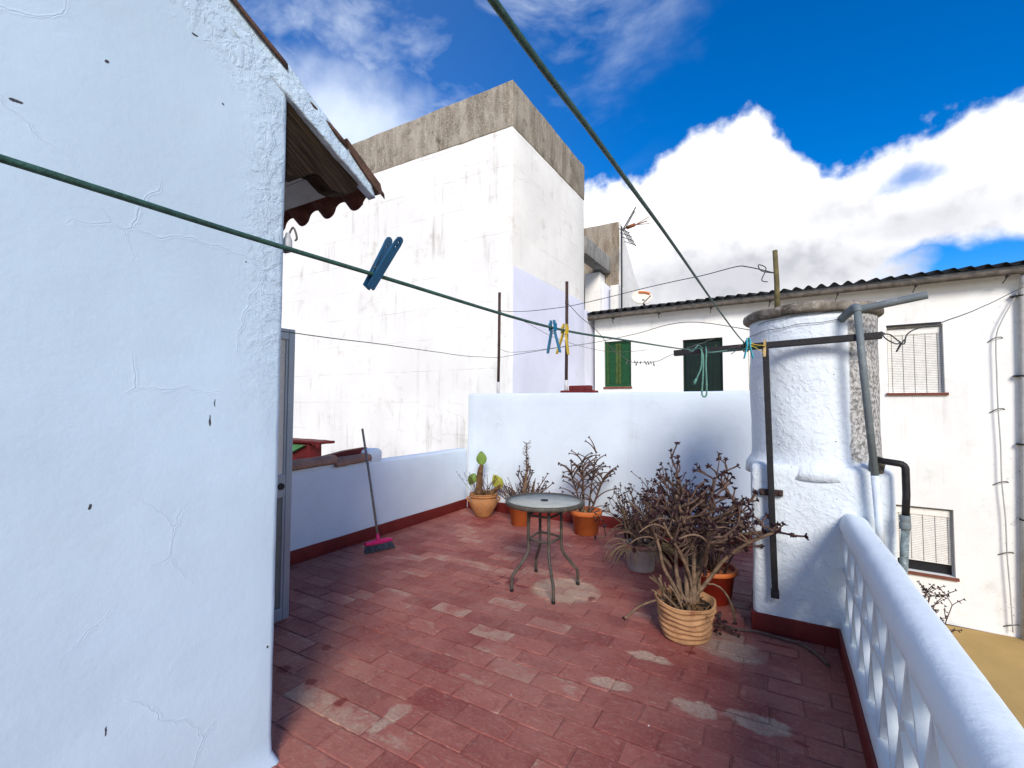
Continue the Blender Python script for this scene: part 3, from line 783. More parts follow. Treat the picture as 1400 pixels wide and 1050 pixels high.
MB().tube(catmull([(-.47, 3.50, 1.925), (-.45, 3.555, 1.915), (-.42, 3.50, 1.888), (-.3, 3.499, 1.895), (-.16, 3.497, 1.902), (-.09, 3.50, 1.92)], 6), .0046, 8).build('tail', M_ropel, oA)
MB().tube(catmull([(-.485, 3.51, 1.925), (-.462, 3.495, 1.87), (-.462, 3.49, 1.75), (-.470, 3.49, 1.63), (-.472, 3.49, 1.592), (-.458, 3.49, 1.575), (-.443, 3.49, 1.59), (-.440, 3.49, 1.66), (-.443, 3.49, 1.80), (-.440, 3.495, 1.88), (-.445, 3.52, 1.93)], 6), .0058, 8).build('loop', M_ropel, oA)
mbl = MB().tube(catmull([(-.475, 3.51, 1.93), (-.468, 3.485, 1.86), (-.475, 3.485, 1.78), (-.50, 3.485, 1.715), (-.505, 3.485, 1.70)], 6), .0056, 8)
mbl.tube([(-.505, 3.485, 1.705), (-.517, 3.485, 1.68), (-.522, 3.485, 1.66)], [.007, .011, .004], 8); mbl.build('loose_end', M_ropel, oA)
MB().tube(catmull([(-.492, 3.05, 1.868), (-.487, 3.2, 1.87), (-.482, 3.4, 1.93), (-.478, 3.50, 1.932)], 4), .004, 6).build('knot', M_ropel, oA)
oB = thing('washing_line', (-.2, 1.5, 1.85), 'dark green washing line crossing the sky down to the knot at the black bar', 'washing line', 'green washing lines')
MB().tube(catmull([(-.18, -1.6, 1.82), (-.19, -.3, 1.832), (-.192, .3, 1.842), (-.196, .516, 1.857), (-.205, .75, 1.879), (-.212, 1.13, 1.901), (-.218, 2.1, 1.925), (-.205, 3.0, 1.927), (-.19, 3.50, 1.93), (-.18, 3.556, 1.915)], 6), .0036, 8).build('rope', M_rope, oB)
mbk = MB()
for k in range(3): mbk.tube([(-.205+.012*k, 3.53+.036*math.cos(a), 1.919+.036*math.sin(a)) for a in [i*math.pi/6 for i in range(13)]], .004, 6)
mbk.build('knot', M_rope, oB)

def leg_mesh(mb, side, holes=True):
    # one half of a clothes peg: jaw at z=+.018, handle tip at z=-.072; width along y
    def xo(z): return side*(.0035+max(0, (-.012-z))*.235)
    zs = [.020, .012, .004, -.004, -.014, -.028, -.042, -.056, -.068, -.073]
    th = .0034; wd = [.0055, .0062, .0064, .0064, .0064, .0064, .0066, .0066, .006, .0045]
    b = len(mb.v)
    for z, w_ in zip(zs, wd):
        x = xo(z); notch = .0016 if -.002 < z < .006 else 0
        for dx, dy in ((0, -w_), (side*th, -w_), (side*th, w_), (0, w_)): mb.v.append(Vector((x+dx+(side*notch if dx == 0 else 0), dy, z)))
    k = len(zs)
    for i in range(k-1):
        for j in range(4): mb.face((b+4*i+j, b+4*i+(j+1) % 4, b+4*i+4+(j+1) % 4, b+4*i+4+j))
    mb.face((b, b+1, b+2, b+3)); mb.face((b+4*k-4, b+4*k-1, b+4*k-2, b+4*k-3))
    # raised frame round the recess above the handle
    for s_ in (-1, 1): mb.box((min(xo(-.02), xo(-.02)+side*.0048), s_*.0058-.0008, -.010), (max(xo(-.02), xo(-.02)+side*.0048), s_*.0058+.0008, .012))
def holed_leg(name, m_, parent, side):
    # the broad handle with two real holes, filled outline extruded
    cu = bpy.data.curves.new(name, 'CURVE'); cu.dimensions = '2D'; cu.fill_mode = 'BOTH'; cu.extrude = .0018
    def spl(P):
        s_ = cu.splines.new('POLY'); s_.points.add(len(P)-1); s_.use_cyclic_u = True
        for q, (a, b) in zip(s_.points, P): q.co = (a, b, 0, 1)
    spl([(-.0066, .022), (.0066, .022), (.0068, -.05), (.0066, -.064), (.0052, -.072), (.0025, -.0745), (-.0025, -.0745), (-.0052, -.072), (-.0066, -.064), (-.0068, -.05)])
    for zc in (-.057, -.0655): spl([(.0021*math.cos(a), zc+.0021*math.sin(a)) for a in [i*math.pi/6 for i in range(12)]])
    spl([(.0042*x_, .0085+.0085*y_) for x_, y_ in ((-1, -1), (1, -1), (1, 1), (-1, 1))]) if side > 0 else None
    tmp = bpy.data.objects.new('tmp', cu); COL.objects.link(tmp)
    dg = bpy.context.evaluated_depsgraph_get(); me = bpy.data.meshes.new_from_object(tmp.evaluated_get(dg))
    bpy.data.objects.remove(tmp); bpy.data.curves.remove(cu)
    for v in me.vertices:
        a, z, t = v.co; sl = max(0, (-.012-z))*.115
        v.co = (side*(.0046+sl)+t, a, z)
    me.name = name; me.materials.clear(); me.materials.append(m_)
    o = bpy.data.objects.new(name, me); COL.objects.link(o); o.parent = parent; return o
def peg(loc, zaxis, yaxis, m_, label, sc=1.0, holes=False):
    z = Vector(zaxis).normalized(); y = Vector(yaxis); y = (y-z*y.dot(z)).normalized(); x = y.cross(z)
    M_ = (Matrix((x, y, z)).transposed()).to_4x4() @ Matrix.Scale(sc, 4)
    o = thing('clothes_peg', loc, label, 'clothes peg', 'clothes pegs on the washing lines'); o.rotation_euler = M_.to_euler(); o.scale = (sc,)*3
    for s_ in (1, -1):
        if holes:
            q = holed_leg('leg', m_, o, s_)
            if s_ > 0:
                b_ = MB(); b_.box((.0028, -.0042, .0), (.0042, .0042, .017)); b_.box((.0062, -.0064, -.0025), (.0074, .0064, -.0008)); b_.box((.0062, -.0064, .0175), (.0074, .0064, .019)); b_.build('recess', flat((.004, .035, .10), .1, 40, .05, rough=.4, name='deep_blue_plastic'), q, local=True)
        else:
            mb = MB(); leg_mesh(mb, s_); mb.build('leg', m_, o, local=True)
    mb = MB(); mb.tube([(.0075*math.cos(a)-.0, -.0074+.0012*i, -.014+.0035*math.sin(a)) for i, a in enumerate([k*math.pi/3 for k in range(13)])], .0007, 5)
    mb.build('spring', M_wire, o, local=True)
    return o
fx = R2  # (only used for the near peg's lean: it hangs tilted along the line)
peg((-.593, .556, 1.7375), (-.15, -.42, -.89), (0, 1, 0), M_blue, 'dark blue peg with holed handle pointing up, nearest on the line', 1.12, True)
peg((-.553, 1.185, 1.738), (-.02, -.06, 1), (0, 1, 0), M_blue2, 'petrol blue peg hanging straight down on the line, touching the yellow peg', 1.0)
peg((-.550, 1.262, 1.7395), (.10, .0, 1), (0, 1, 0), M_yel, 'mustard yellow peg hanging on the line right beside the petrol blue one', .98)
peg((-.172, 3.44, 1.935), (.0, .0, 1), (-.5, 1, .0), M_cyan, 'bright cyan peg hanging below the black bar where the upper line is tied', 1.5)
peg((-.155, 3.49, 1.925), (-.75, .1, .35), (0, 1, 0), M_yel, 'yellow peg lying aslant behind the cyan one on the tied rope end', 1.15)
peg((-.078, 3.50, 1.93), (.05, .0, 1), (1, .1, 0), M_woodp, 'pale wooden peg clipped on the black bar right above the upright', 1.25)
peg((-.215, 3.47, 1.915), (.9, -.1, .35), (0, 1, .1), flat((.10, .075, .06), .2, 40, .1, rough=.6, name='grey_brown_plastic'), 'dull brown peg pointing left from the knot at the black bar', 1.1)

# rods on the back wall and wires
def rod(x0, x1, z0, z1, label):
    o = thing('steel_rod', (x0, 5.69, z0), label, 'rod', 'rusty rods on the back wall')
    MB().tube([(x0, 5.69, z0), (lerp(x0, x1, .5)+.004, 5.69, (z0+z1)/2), (x1, 5.69, z1)], .021, 10).build('rod', M_rust, o)
    MB().tube([(x0, 5.69, z0-.01), (lerp(x0, x1, .12), 5.69, lerp(z0, z1, .12))], .0235, 10).build('pale_base', M_greyp, o)
    MB().tube([(x1-.012*math.cos(a)*2.1, 5.69-.025*math.sin(a), lerp(z0, z1, .8)+.004*a) for a in [k*.5 for k in range(26)]], .003, 5).build('wire_coil', M_wire, o)
rod(-3.528, -3.511, 1.66, 3.147, 'thin rusty rod on the back wall in front of the white tower corner')
rod(-2.461, -2.447, 1.66, 3.169, 'thin rusty rod rising from the dark red cement cap on the back wall')
rc = thing('cement_cap', (-2.28, 5.69, 1.665), 'low dark red painted cement cap on top of the back wall', 'cement cap')
MB().rough((-2.52, 5.62, 1.66), (-2.04, 5.78, 1.70), .08, .004, .01, 8).build('slab', M_brick, rc)
MB().rough((-2.40, 5.63, 1.695), (-2.11, 5.76, 1.765), .08, .004, .012, 8).build('block', M_brick, rc)

def wire(pts, r, m_, label, k=6, wob=.006):
    P = catmull(pts, k)
    P = [p+Vector((0, 0, mnoise.noise(p*2.3)*wob)) for p in P]
    return tag(MB().tube(P, r, 5).build('wire', m_, origin=tuple(pts[0])), label, 'wire', 'thin wires strung over the terrace')
wire([(-3.50, 5.687, 2.872), (-2.95, 5.53, 2.79), (-2.249, 5.344, 2.756), (-1.515, 5.075, 2.762), (-1.024, 4.84, 2.76), (-.601, 4.566, 2.72), (-.30, 4.2, 2.66), (-.2, 4.1, 2.62), (-.02, 4.03, 2.53)], .0042, M_wired, 'dark wire from the left rod across the sky to the mossy post')
tag(MB().tube(catmull([(-.02, 4.03, 2.53), (-.10, 4.0, 2.55), (-.12, 4.0, 2.60), (-.07, 4.02, 2.57), (-.10, 4.0, 2.48), (-.06, 4.0, 2.46)]), .004, 5).build('wire_knot', M_wired), 'tangled end of dark wire beside the mossy post', 'wire')
wire([(-2.62, 1.30, 1.963), (-2.66, 1.815, 1.963), (-2.73, 2.4, 1.985), (-2.904, 3.151, 2.025), (-3.259, 4.561, 2.098), (-3.515, 5.68, 2.19)], .0034, M_wire, 'thin grey wire running from the house door to the left rod')
wire([(-3.526, 5.682, 2.19), (-2.963, 5.306, 2.18), (-2.377, 5.182, 2.211), (-1.739, 4.972, 2.226), (-1.274, 4.777, 2.256), (-.71, 4.409, 2.272), (-.14, 4.10, 2.10)], .0034, M_wire, 'thin grey wire crossing the green shutters from the left rod to the tank')
wire([(-3.496, 5.693, 2.319), (-3.2, 5.50, 2.235), (-2.756, 5.539, 2.251), (-2.46, 5.69, 2.30)], .003, M_wire, 'short grey wire slung low between the two rusty rods')
wire([(-2.44, 5.67, 2.87), (-2.206, 5.606, 2.647), (-2.079, 5.803, 2.493), (-1.919, 6.139, 2.246), (-1.868, 6.52, 2.166), (-1.821, 6.895, 2.142), (-1.696, 7.428, 2.202), (-1.45, 8.6, 2.5), (-1.2, 11.10, 3.0)], .0046, M_wire, 'knotted wire dropping from the right rod towards the dark green window', 6, .03)
wire([(-3.50, 5.69, 2.86), (-3.11, 5.70, 2.69), (-2.583, 5.631, 2.409), (-2.186, 6.099, 2.277), (-1.909, 6.376, 2.259), (-1.719, 7.06, 2.351)], .003, M_wire, 'thin wire slanting down from the left rod behind the two hanging pegs')
wire([(.54, 3.55, 1.945), (.60, 3.8, 1.985), (.664, 4.464, 2.054), (.769, 4.697, 2.089), (.855, 4.87, 2.056), (.90, 4.9, 2.03), (.971, 5.042, 2.145), (1.431, 6.108, 2.352), (2.129, 7.652, 2.703), (3.41, 10.42, 3.414)], .0055, M_wired, 'dark wire from the right end of the black bar to the far house gutter')
tag(MB().tube(catmull([(.60, 3.8, 1.985), (.66, 4.3, 2.06), (.72, 4.5, 2.03), (.80, 4.62, 2.0), (.86, 4.8, 2.03), (.84, 4.85, 1.96), (.90, 4.9, 2.06)]), .005, 5).build('wire_knot', M_wired), 'dangling loop of dark wire in front of the upper blind window', 'wire')
mb = MB(); rr_ = random.Random(3)
for k in range(9):
    p = Vector((-1.868+.02*k, 6.52+.11*k, 2.15+.006*k)); q = p+Vector((rr_.uniform(-.03, .03), 0, -rr_.uniform(.02, .07)))
    mb.tube([p, q, q+Vector((.01, 0, -.015))], [.006, .011, .004], 5)
tag(mb.build('rag_string', M_wire), 'row of little rag ends hanging on the knotted wire', 'rag')

# ================================================================== BALUSTRADE
bal = thing('balustrade', (.385, 1.6, 0), 'white lattice balustrade with a thick round handrail, on the right of the terrace', 'balustrade')
def rail():
    mb = MB(); pts = []; n = 170
    for i in range(n+1):
        y = -1.6+(3.62+1.6)*i/n
        pts.append((.385+.004*mnoise.noise(Vector((0, y*2, 0))), y, .772+.004*mnoise.noise(Vector((5, y*2, 0)))))
    def RS(u, v):
        p = pts[int(round(u*n))]; a = 2*math.pi*v+.35
        c, s_ = math.cos(a), math.sin(a); k = (abs(c)**2.7+abs(s_)**2.7)**(-1/2.7)*.070
        q = Vector((p[0]+k*math.cos(a-.35+.12), p[1], p[2]+k*math.sin(a-.35+.12)))
        return q+mnoise.noise_vector(q*7)*.0035+mnoise.noise_vector(q*24)*.0012
    mb.grid(RS, n, 40)
    b = len(mb.v); mb.v += [RS(0, j/40) for j in range(40)]; mb.face([b+j for j in range(40)])
    return mb.build('handrail', M_rail, bal)
rail()
MB().rough((.303, -1.6, -.01), (.467, 3.585, .185), .12, .003, .02, 3).build('curb', M_rail, bal)
MB().rough((.288, -1.6, -.015), (.318, 3.57, .128), .2, .002, .006).build('skirting', M_red, bal)
def lattice():
    mb = MB(); p = .2785; z0, z1 = .165, .745; x0, x1 = .322, .448; H = z1-z0
    def bar(ya, yb):
        # rib with a narrow arris on each face, widest at mid depth
        L = math.hypot(yb-ya, H); t = Vector((0, yb-ya, H)).normalized(); nrm = Vector((0, -t.z, t.y))
        a = Vector((0, ya, z0)); k = 12; xm = (x0+x1)/2
        sec = [(x0, .009), (x0+.012, .011), (xm, .027), (x1, .009), (x1, -.009), (xm, -.027), (x0+.012, -.011), (x0, -.009)]; ns = len(sec)
        b = len(mb.v)
        for i in range(k+1):
            s_ = i/k; c = a+t*L*s_; wv = .62+.75*(4*(s_-.5)**2 if abs(s_-.5) > .0 else 0)*.9+.25*max(0, 1-abs(s_-.5)/.10)
            for sx_, sn in sec:
                q = c+nrm*sn*(wv if abs(sn) > .02 else 1); mb.v.append(Vector((sx_, q.y, q.z))+mnoise.noise_vector(q*14)*.002)
        for i in range(k):
            for j in range(ns): mb.face((b+i*ns+j, b+i*ns+(j+1) % ns, b+(i+1)*ns+(j+1) % ns, b+(i+1)*ns+j))
    y = 1.858+p*6+p
    while y > -1.6:
        if y < 3.65: bar(y, y-p); bar(y-p, y)
        y -= p
    mb.rough((x0+.004, -1.6, .478), (x1-.004, 3.585, .506), .10, .003, .010, 4)
    return mb.build('lattice', M_rail, bal)
lattice()

# ================================================================== TABLE
tb = thing('bistro_table', (-1.72, 3.52, 0), 'small round glass topped table on four bent tube legs, mid terrace', 'table')
TC = Vector((-1.72, 3.52, 0))
MB().lathe([(0, .704), (.305, .704), (.305, .712), (0, .712)], TC, 56).build('glass_top', M_glass, tb)
MB().lathe([(.30, .684), (.322, .684), (.328, .69), (.328, .714), (.322, .719), (.306, .719), (.3055, .7025), (.30, .70), (.30, .684)], TC, 56).build('rim', M_bronze, tb)
MB().lathe([(0, .7125), (.032, .7125), (.034, .717), (.030, .720), (.014, .720), (.012, .715), (0, .715)], TC, 24).build('umbrella_ring', M_dark, tb)
feet = [(-.19, -.215), (.2, -.255), (.22, .19), (-.225, .285)]
for fx_, fy_ in feet:
    P = [(fx_*.50, fy_*.50, .69), (fx_*.50, fy_*.50, .5), (fx_*.50, fy_*.50, .34), (fx_*.53, fy_*.53, .295), (fx_*.63, fy_*.63, .245), (fx_*.86, fy_*.86, .165), (fx_*.97, fy_*.97, .125), (fx_, fy_, .08), (fx_, fy_, .008)]
    lg = MB().tube([TC+Vector(p) for p in catmull(P, 4)], .0125, 12).build('leg', M_bronze, tb)
    MB().lathe([(0, 0), (.015, 0), (.0155, .016), (.0128, .024), (0, .024)], TC+Vector((fx_, fy_, 0)), 12).build('rubber_foot', M_blk, lg)
for zr in (.605, .405):
    P = []
    for i in range(4):
        a = Vector(feet[i])*.48; b = Vector(feet[(i+1) % 4])*.48
        for t in (.0, .3, .7): 
            q = a.lerp(b, t); bulge = 1.0+(.10 if t else -.0); P.append(TC+Vector((q.x*bulge, q.y*bulge, zr)))
    P.append(P[0]); MB().tube(P, .0095, 10).build('ring_brace', M_bronze, tb)
MB().box((TC.x-.20, TC.y-.016, .681), (TC.x+.20, TC.y+.016, .6835)).box((TC.x-.016, TC.y-.2, .6775), (TC.x+.016, TC.y+.2, .6805)).build('cross_bar', M_bronze, tb)

# ================================================================== BROOM
br = thing('broom', (-3.63, 3.51, 0), 'grey bristled broom with magenta head and grey stick, leaning on the low wall', 'broom')
hd = Vector((.10, .31, 0)).normalized(); wd_ = Vector((.31, -.10, 0)).normalized()
b0 = Vector((-3.635, 3.512, .115)); tp = Vector((-4.07, 3.668, 1.235)); t_ = (tp-b0).normalized()
MB().tube([b0-t_*.01, b0.lerp(tp, .5)+Vector((.004, 0, 0)), tp], .0125, 10).build('stick', M_stick, br)
MB().tube([b0-t_*.035, b0+t_*.05], [.022, .016], 12).build('socket', M_mag, br)
def bhead():
    mb = MB(); rng = random.Random(2)
    def P(u, v):
        s_ = (u-.5)*2; a = v*2*math.pi
        w_ = .145*s_; hgt = .028*(1-.35*s_*s_)
        return Vector((-3.63, 3.512, .085))+hd*w_+wd_*(.030*math.cos(a))+Vector((0, 0, hgt*math.sin(a)))
    mb.grid(P, 14, 12); 
    for e in (0, 1):
        b = len(mb.v); mb.v += [P(e, j/12) for j in range(12)]; mb.face([b+j for j in range(12)])
    mb.build('head', M_mag, br)
    bm_ = MB()
    for i in range(420):
        s_ = rng.uniform(-1, 1); c = rng.uniform(-1, 1)
        a = Vector((-3.63, 3.512, .075))+hd*(.14*s_)+wd_*(.022*c)
        e = Vector((-3.615, 3.512, .004+rng.random()*.01))+hd*(.165*s_+rng.uniform(-.008, .008))+wd_*(.042*c+.012)
        bm_.tube([a, a.lerp(e, .5)+Vector((rng.uniform(-.004, .004), rng.uniform(-.004, .004), 0)), e], [.003, .0032, .0018], 4, cap=False)
    bm_.build('bristles', M_bris, br)
bhead()

# ================================================================== POTS AND PLANTS
def rosette(mb, p, d, r, rng, n=6):
    d = d.normalized(); a = d.orthogonal().normalized(); c = d.cross(a)
    for k in range(n):
        an = 2*math.pi*(k/n)+rng.uniform(-.3, .3); out = a*math.cos(an)+c*math.sin(an)
        tip = p+(out*rng.uniform(.75, 1.15)+d*rng.uniform(.1, .9))*r
        s1 = (d.cross(out)).normalized()*r*.34; up = d*r*.22
        b = len(mb.v); mid = p.lerp(tip, .55)
        mb.v += [p-d*r*.2, mid+s1, tip, mid-s1, mid+up, mid-up*.8]
        for q in ((0, 1, 4), (1, 2, 4), (2, 3, 4), (3, 0, 4), (0, 5, 1), (1, 5, 2), (2, 5, 3), (3, 5, 0)): mb.face([b+i for i in q])
    b = len(mb.v); h = r*.42
    mb.v += [p+a*h, p-a*h, p+c*h, p-c*h, p+d*h, p-d*h*.8]
    for q in ((0, 2, 4), (2, 1, 4), (1, 3, 4), (3, 0, 4), (2, 0, 5), (1, 2, 5), (3, 1, 5), (0, 3, 5)): mb.face([b+i for i in q])
def arc(p, d, L, bend, k, rng, wob=.12):
    # path of k steps that turns towards vector 'bend'
    P = [p.copy()]; d = d.normalized()
    for i in range(k):
        d = (d+bend/k+Vector((rng.gauss(0, wob), rng.gauss(0, wob), rng.gauss(0, wob)))/k**.5).normalized()
        p = p+d*(L/k); P.append(p.copy())
    return P, d
def rings(prof, m_, rim_m, name, root, c, n=36, fn=None):
    return MB().lathe(prof, c, n, fn).build(name, m_, root)
def soil(root, c, r, z, seed=0):
    rng = random.Random(seed); mb = MB()
    def P(u, v):
        a = 2*math.pi*v; q = Vector((r*u*math.cos(a), r*u*math.sin(a), 0))
        return Vector(c)+q+Vector((0, 0, z+.016*mnoise.noise(q*25+Vector((seed, 0, 0)))*(1-u**6)))
    mb.grid(P, 10, 30); o = mb.build('soil', M_soil, root)
    return o
def plantpot(name, loc, label, pot_name, prof, m_, seed, soil_r, soil_z, fn=None, n=36):
    o = thing(name, (loc[0], loc[1], 0), label, 'potted plant')
    p = MB().lathe(prof, (loc[0], loc[1], 0), n, fn).build('pot', m_, o)
    soil(o, (loc[0], loc[1], 0), soil_r, soil_z, seed)
    return o, p
def pot_profile(rb, rt, h, rim=.012, rimh=.04, wall=.008, sz=.05):
    return [(rb*.9, 0), (rb, .004), (lerp(rb, rt, (h-rimh)/h), h-rimh), (rt+rim*.7, h-rimh+.001), (rt+rim, h-rimh+.006), (rt+rim, h-.006), (rt+rim-.004, h), (rt-wall*.4, h), (rt-wall, h-.006), (lerp(rb, rt, .7)-wall, h-sz-.02), (0, h-sz-.025)]
V = Vector

# --- urn with a shrivelled prickly pear
uc = V((-3.50, 5.28, 0))
prof = [(.085, 0), (.10, .004), (.112, .03), (.155, .10), (.186, .165), (.192, .20), (.186, .235), (.172, .258), (.170, .264), (.186, .268), (.192, .277), (.190, .288), (.180, .292), (.180, .298), (.188, .302), (.188, .312), (.176, .316), (.160, .31), (.155, .27), (.0, .26)]
urn, pp = plantpot('potted_cactus', uc, 'terracotta urn with a shrivelled prickly pear bearing three green pads, in the far corner', 'pot', prof, M_terra, 1, .158, .285)
for s_ in (-1, 1):
    MB().tube(catmull([uc+V((s_*.185*.866, s_*.185*.5, .262)), uc+V((s_*.215*.866, s_*.215*.5, .25)), uc+V((s_*.212*.866, s_*.212*.5, .215)), uc+V((s_*.185*.866, s_*.185*.5, .20))]), .012, 8).build('handle', M_terra, pp)
rng = random.Random(11)
def padmesh(mb, base, d, w_axis, L, Wp, th):
    d = d.normalized(); wa = (w_axis-d*w_axis.dot(d)).normalized(); nn = d.cross(wa)
    def P(u, v):
        a = 2*math.pi*v; s_ = math.sin(math.pi*min(1, max(0, u))**.85)**.8 if 0 < u < 1 else 0
        w_ = Wp*s_
        return base+d*(L*u)+wa*(w_*math.cos(a))+nn*(th*s_*math.sin(a)+.012*math.sin(u*3))
    mb.grid(P, 12, 16)
mb = MB()
RX = V((.866, .5, 0))
P1, _ = arc(uc+V((-.06, -.02, .27)), V((.02, 0, 1)), .42, RX*.15, 7, rng, .10); mb.tube(P1, [.050, .054, .048, .044, .047, .040, .030, .024], 9)
e1 = P1[-1]
P2, _ = arc(uc+V((.02, 0, .27)), RX*1.0+V((0, 0, .35)), .28, V((0, 0, .5)), 6, rng, .12); mb.tube(P2, [.05, .052, .04, .035, .03, .026, .022], 9)
P3, _ = arc(P1[4], -RX+V((0, 0, .4)), .07, V((0, 0, .2)), 3, rng, .1); mb.tube(P3, [.02, .018, .016, .013], 7)
for v in mb.v: v += mnoise.noise_vector(v*24)*.012
mb.build('trunk', M_bark, urn)
mb = MB(); padmesh(mb, e1+V((0, 0, -.01)), V((-.05, 0, 1)), RX, .20, .072, .018); mb.build('pad', M_cac, urn)
mb = MB(); padmesh(mb, P3[-1]+V((0, 0, .03)), -RX*.45+V((0, 0, -1)), RX, .175, .062, .016); mb.build('pad', M_cac, urn)
mb = MB(); padmesh(mb, P2[-1]+V((0, 0, -.06))-RX*.0, -RX*.55+V((0, 0, 1)), RX, .22, .074, .017); mb.build('pad', M_cacy, urn)
mb = MB(); tips = MB()
for k in range(16):
    d = RX*rng.uniform(-.5, .6)+V((rng.uniform(-.2, .2), rng.uniform(-.3, .2), 1))
    q, dd = arc(uc+V((rng.uniform(-.1, .1), rng.uniform(-.1, .1), .28)), d, rng.uniform(.12, .34), RX*rng.uniform(-.3, .3), 5, rng, .12)
    mb.tube(q, [.005, .005, .004, .004, .0035, .003], 5)
    if k % 2: rosette(tips, q[-1], dd, .017, rng)
for k in range(6):
    q, dd = arc(uc-RX*.10+V((0, 0, .28)), -RX*rng.uniform(.3, 1.0)+V((0, 0, 1.1)), rng.uniform(.22, .42), V((0, 0, .1)), 6, rng, .15)
    mb.tube(q, .0022, 4)
    for p in q[3:]:
        for _ in range(3):
            e = p+V((rng.uniform(-.03, .03), rng.uniform(-.03, .03), rng.uniform(0, .04))); mb.tube([p, e], .0014, 4); rosette(tips, e, V((0, 0, 1)), .005, rng, 3)
mb.build('dry_stems', M_twig, urn); tips.build('rosettes', M_tip, urn)
mb = MB()
for k in range(60):
    a = rng.uniform(0, 6.28); r_ = rng.uniform(.03, .155); p = uc+V((r_*math.cos(a), r_*math.sin(a), .29))
    q, _ = arc(p, V((rng.uniform(-1, 1), rng.uniform(-1, 1), rng.uniform(.1, 1))), rng.uniform(.05, .12), V((0, 0, -.6)), 3, rng, .2); mb.tube(q, [.005, .005, .004, .002], 4)
mb.build('leaf_litter', M_bark, urn)

# --- orange pot behind the table, bushy dry stonecrop with a tall feathery spike
c2 = V((-2.86, 5.17, 0))
po2, _p = plantpot('potted_succulent', c2, 'orange pot just left behind the table, with one tall feathery dry spike', 'pot', pot_profile(.115, .155, .27, .010, .045), M_oran, 2, .146, .235)
rng = random.Random(21); st = MB(); tw = MB(); tp_ = MB(); lf = MB()
trunk, td = arc(c2+V((.03, -.02, .23)), V((.12, .05, 1)), .44, V((0, 0, .2)), 7, rng, .06); st.tube(trunk, [.034, .032, .030, .028, .026, .022, .018, .014], 9)
sp_, _ = arc(trunk[-1], V((-.03, 0, 1)), .34, V((0, 0, .1)), 9, rng, .05); tw.tube(sp_, [.009-.0006*i for i in range(10)], 6)
for p in sp_+trunk[3:]:
    for _ in range(9):
        a = rng.uniform(0, 6.28); d = V((math.cos(a), math.sin(a), rng.uniform(.3, 1.3))); e = p+d*rng.uniform(.02, .055)
        tw.tube([p, e], .0018, 4); rosette(lf, e, d, .008, rng, 4)
for k in range(9):
    b0_ = trunk[rng.randint(2, 5)]; a = rng.uniform(0, 6.28)
    q, dd = arc(b0_, RX*rng.uniform(-1, 1)+V((0, rng.uniform(-.4, .3), .7)), rng.uniform(.14, .26), V((0, 0, .7)), 6, rng, .1)
    tw.tube(q, [.010, .009, .008, .007, .006, .006, .005], 6)
    for _ in range(3):
        q2, d2 = arc(q[rng.randint(3, 6)], dd+V((rng.uniform(-.6, .6), rng.uniform(-.6, .6), .3)), rng.uniform(.04, .09), V((0, 0, .4)), 3, rng, .1); tw.tube(q2, .004, 5); rosette(tp_, q2[-1], d2, .019, rng)
for k in range(70):
    a = rng.uniform(0, 6.28); r_ = rng.uniform(0, .14)
    q, dd = arc(c2+V((r_*math.cos(a), r_*math.sin(a), .235)), V((math.cos(a)*.5, math.sin(a)*.5, 1))-RX*.25, rng.uniform(.12, .34), V((0, 0, .25)), 5, rng, .10)
    (st if k % 3 == 0 else tw).tube(q, [.0055, .005, .005, .0045, .004, .003], 5)
    for _ in range(2):
        q2, d2 = arc(q[rng.randint(2, 5)], dd+V((rng.uniform(-.7, .7), rng.uniform(-.7, .7), .3)), rng.uniform(.03, .08), V((0, 0, .4)), 3, rng, .12); tw.tube(q2, .003, 4)
        if rng.random() < .6: rosette(tp_, q2[-1], d2, .012, rng, 5)
for ax_, L in ((.9, .42), (1.25, .36), (-.9, .30), (.7, .50), (1.05, .46)):
    q, dd = arc(c2+RX*.06*(1 if ax_ > 0 else -1)+V((0, -.04, .24)), RX*ax_+V((0, -.1, .75)), L, V((0, 0, .3)), 7, rng, .08); tw.tube(q, [.009, .008, .008, .007, .007, .006, .006, .005], 6); rosette(tp_, q[-1], dd, .024, rng)
    for j in (3, 4, 5):
        q2, d2 = arc(q[j], dd+V((rng.uniform(-.5, .5), rng.uniform(-.5, .5), .8)), rng.uniform(.05, .12), V((0, 0, .3)), 3, rng, .1); tw.tube(q2, .005, 5); rosette(tp_, q2[-1], d2, .02, rng)
st.build('stems', M_stem, po2); tw.build('twigs', M_twig, po2); tp_.build('rosettes', M_tip, po2); lf.build('leaves', M_straw, po2)

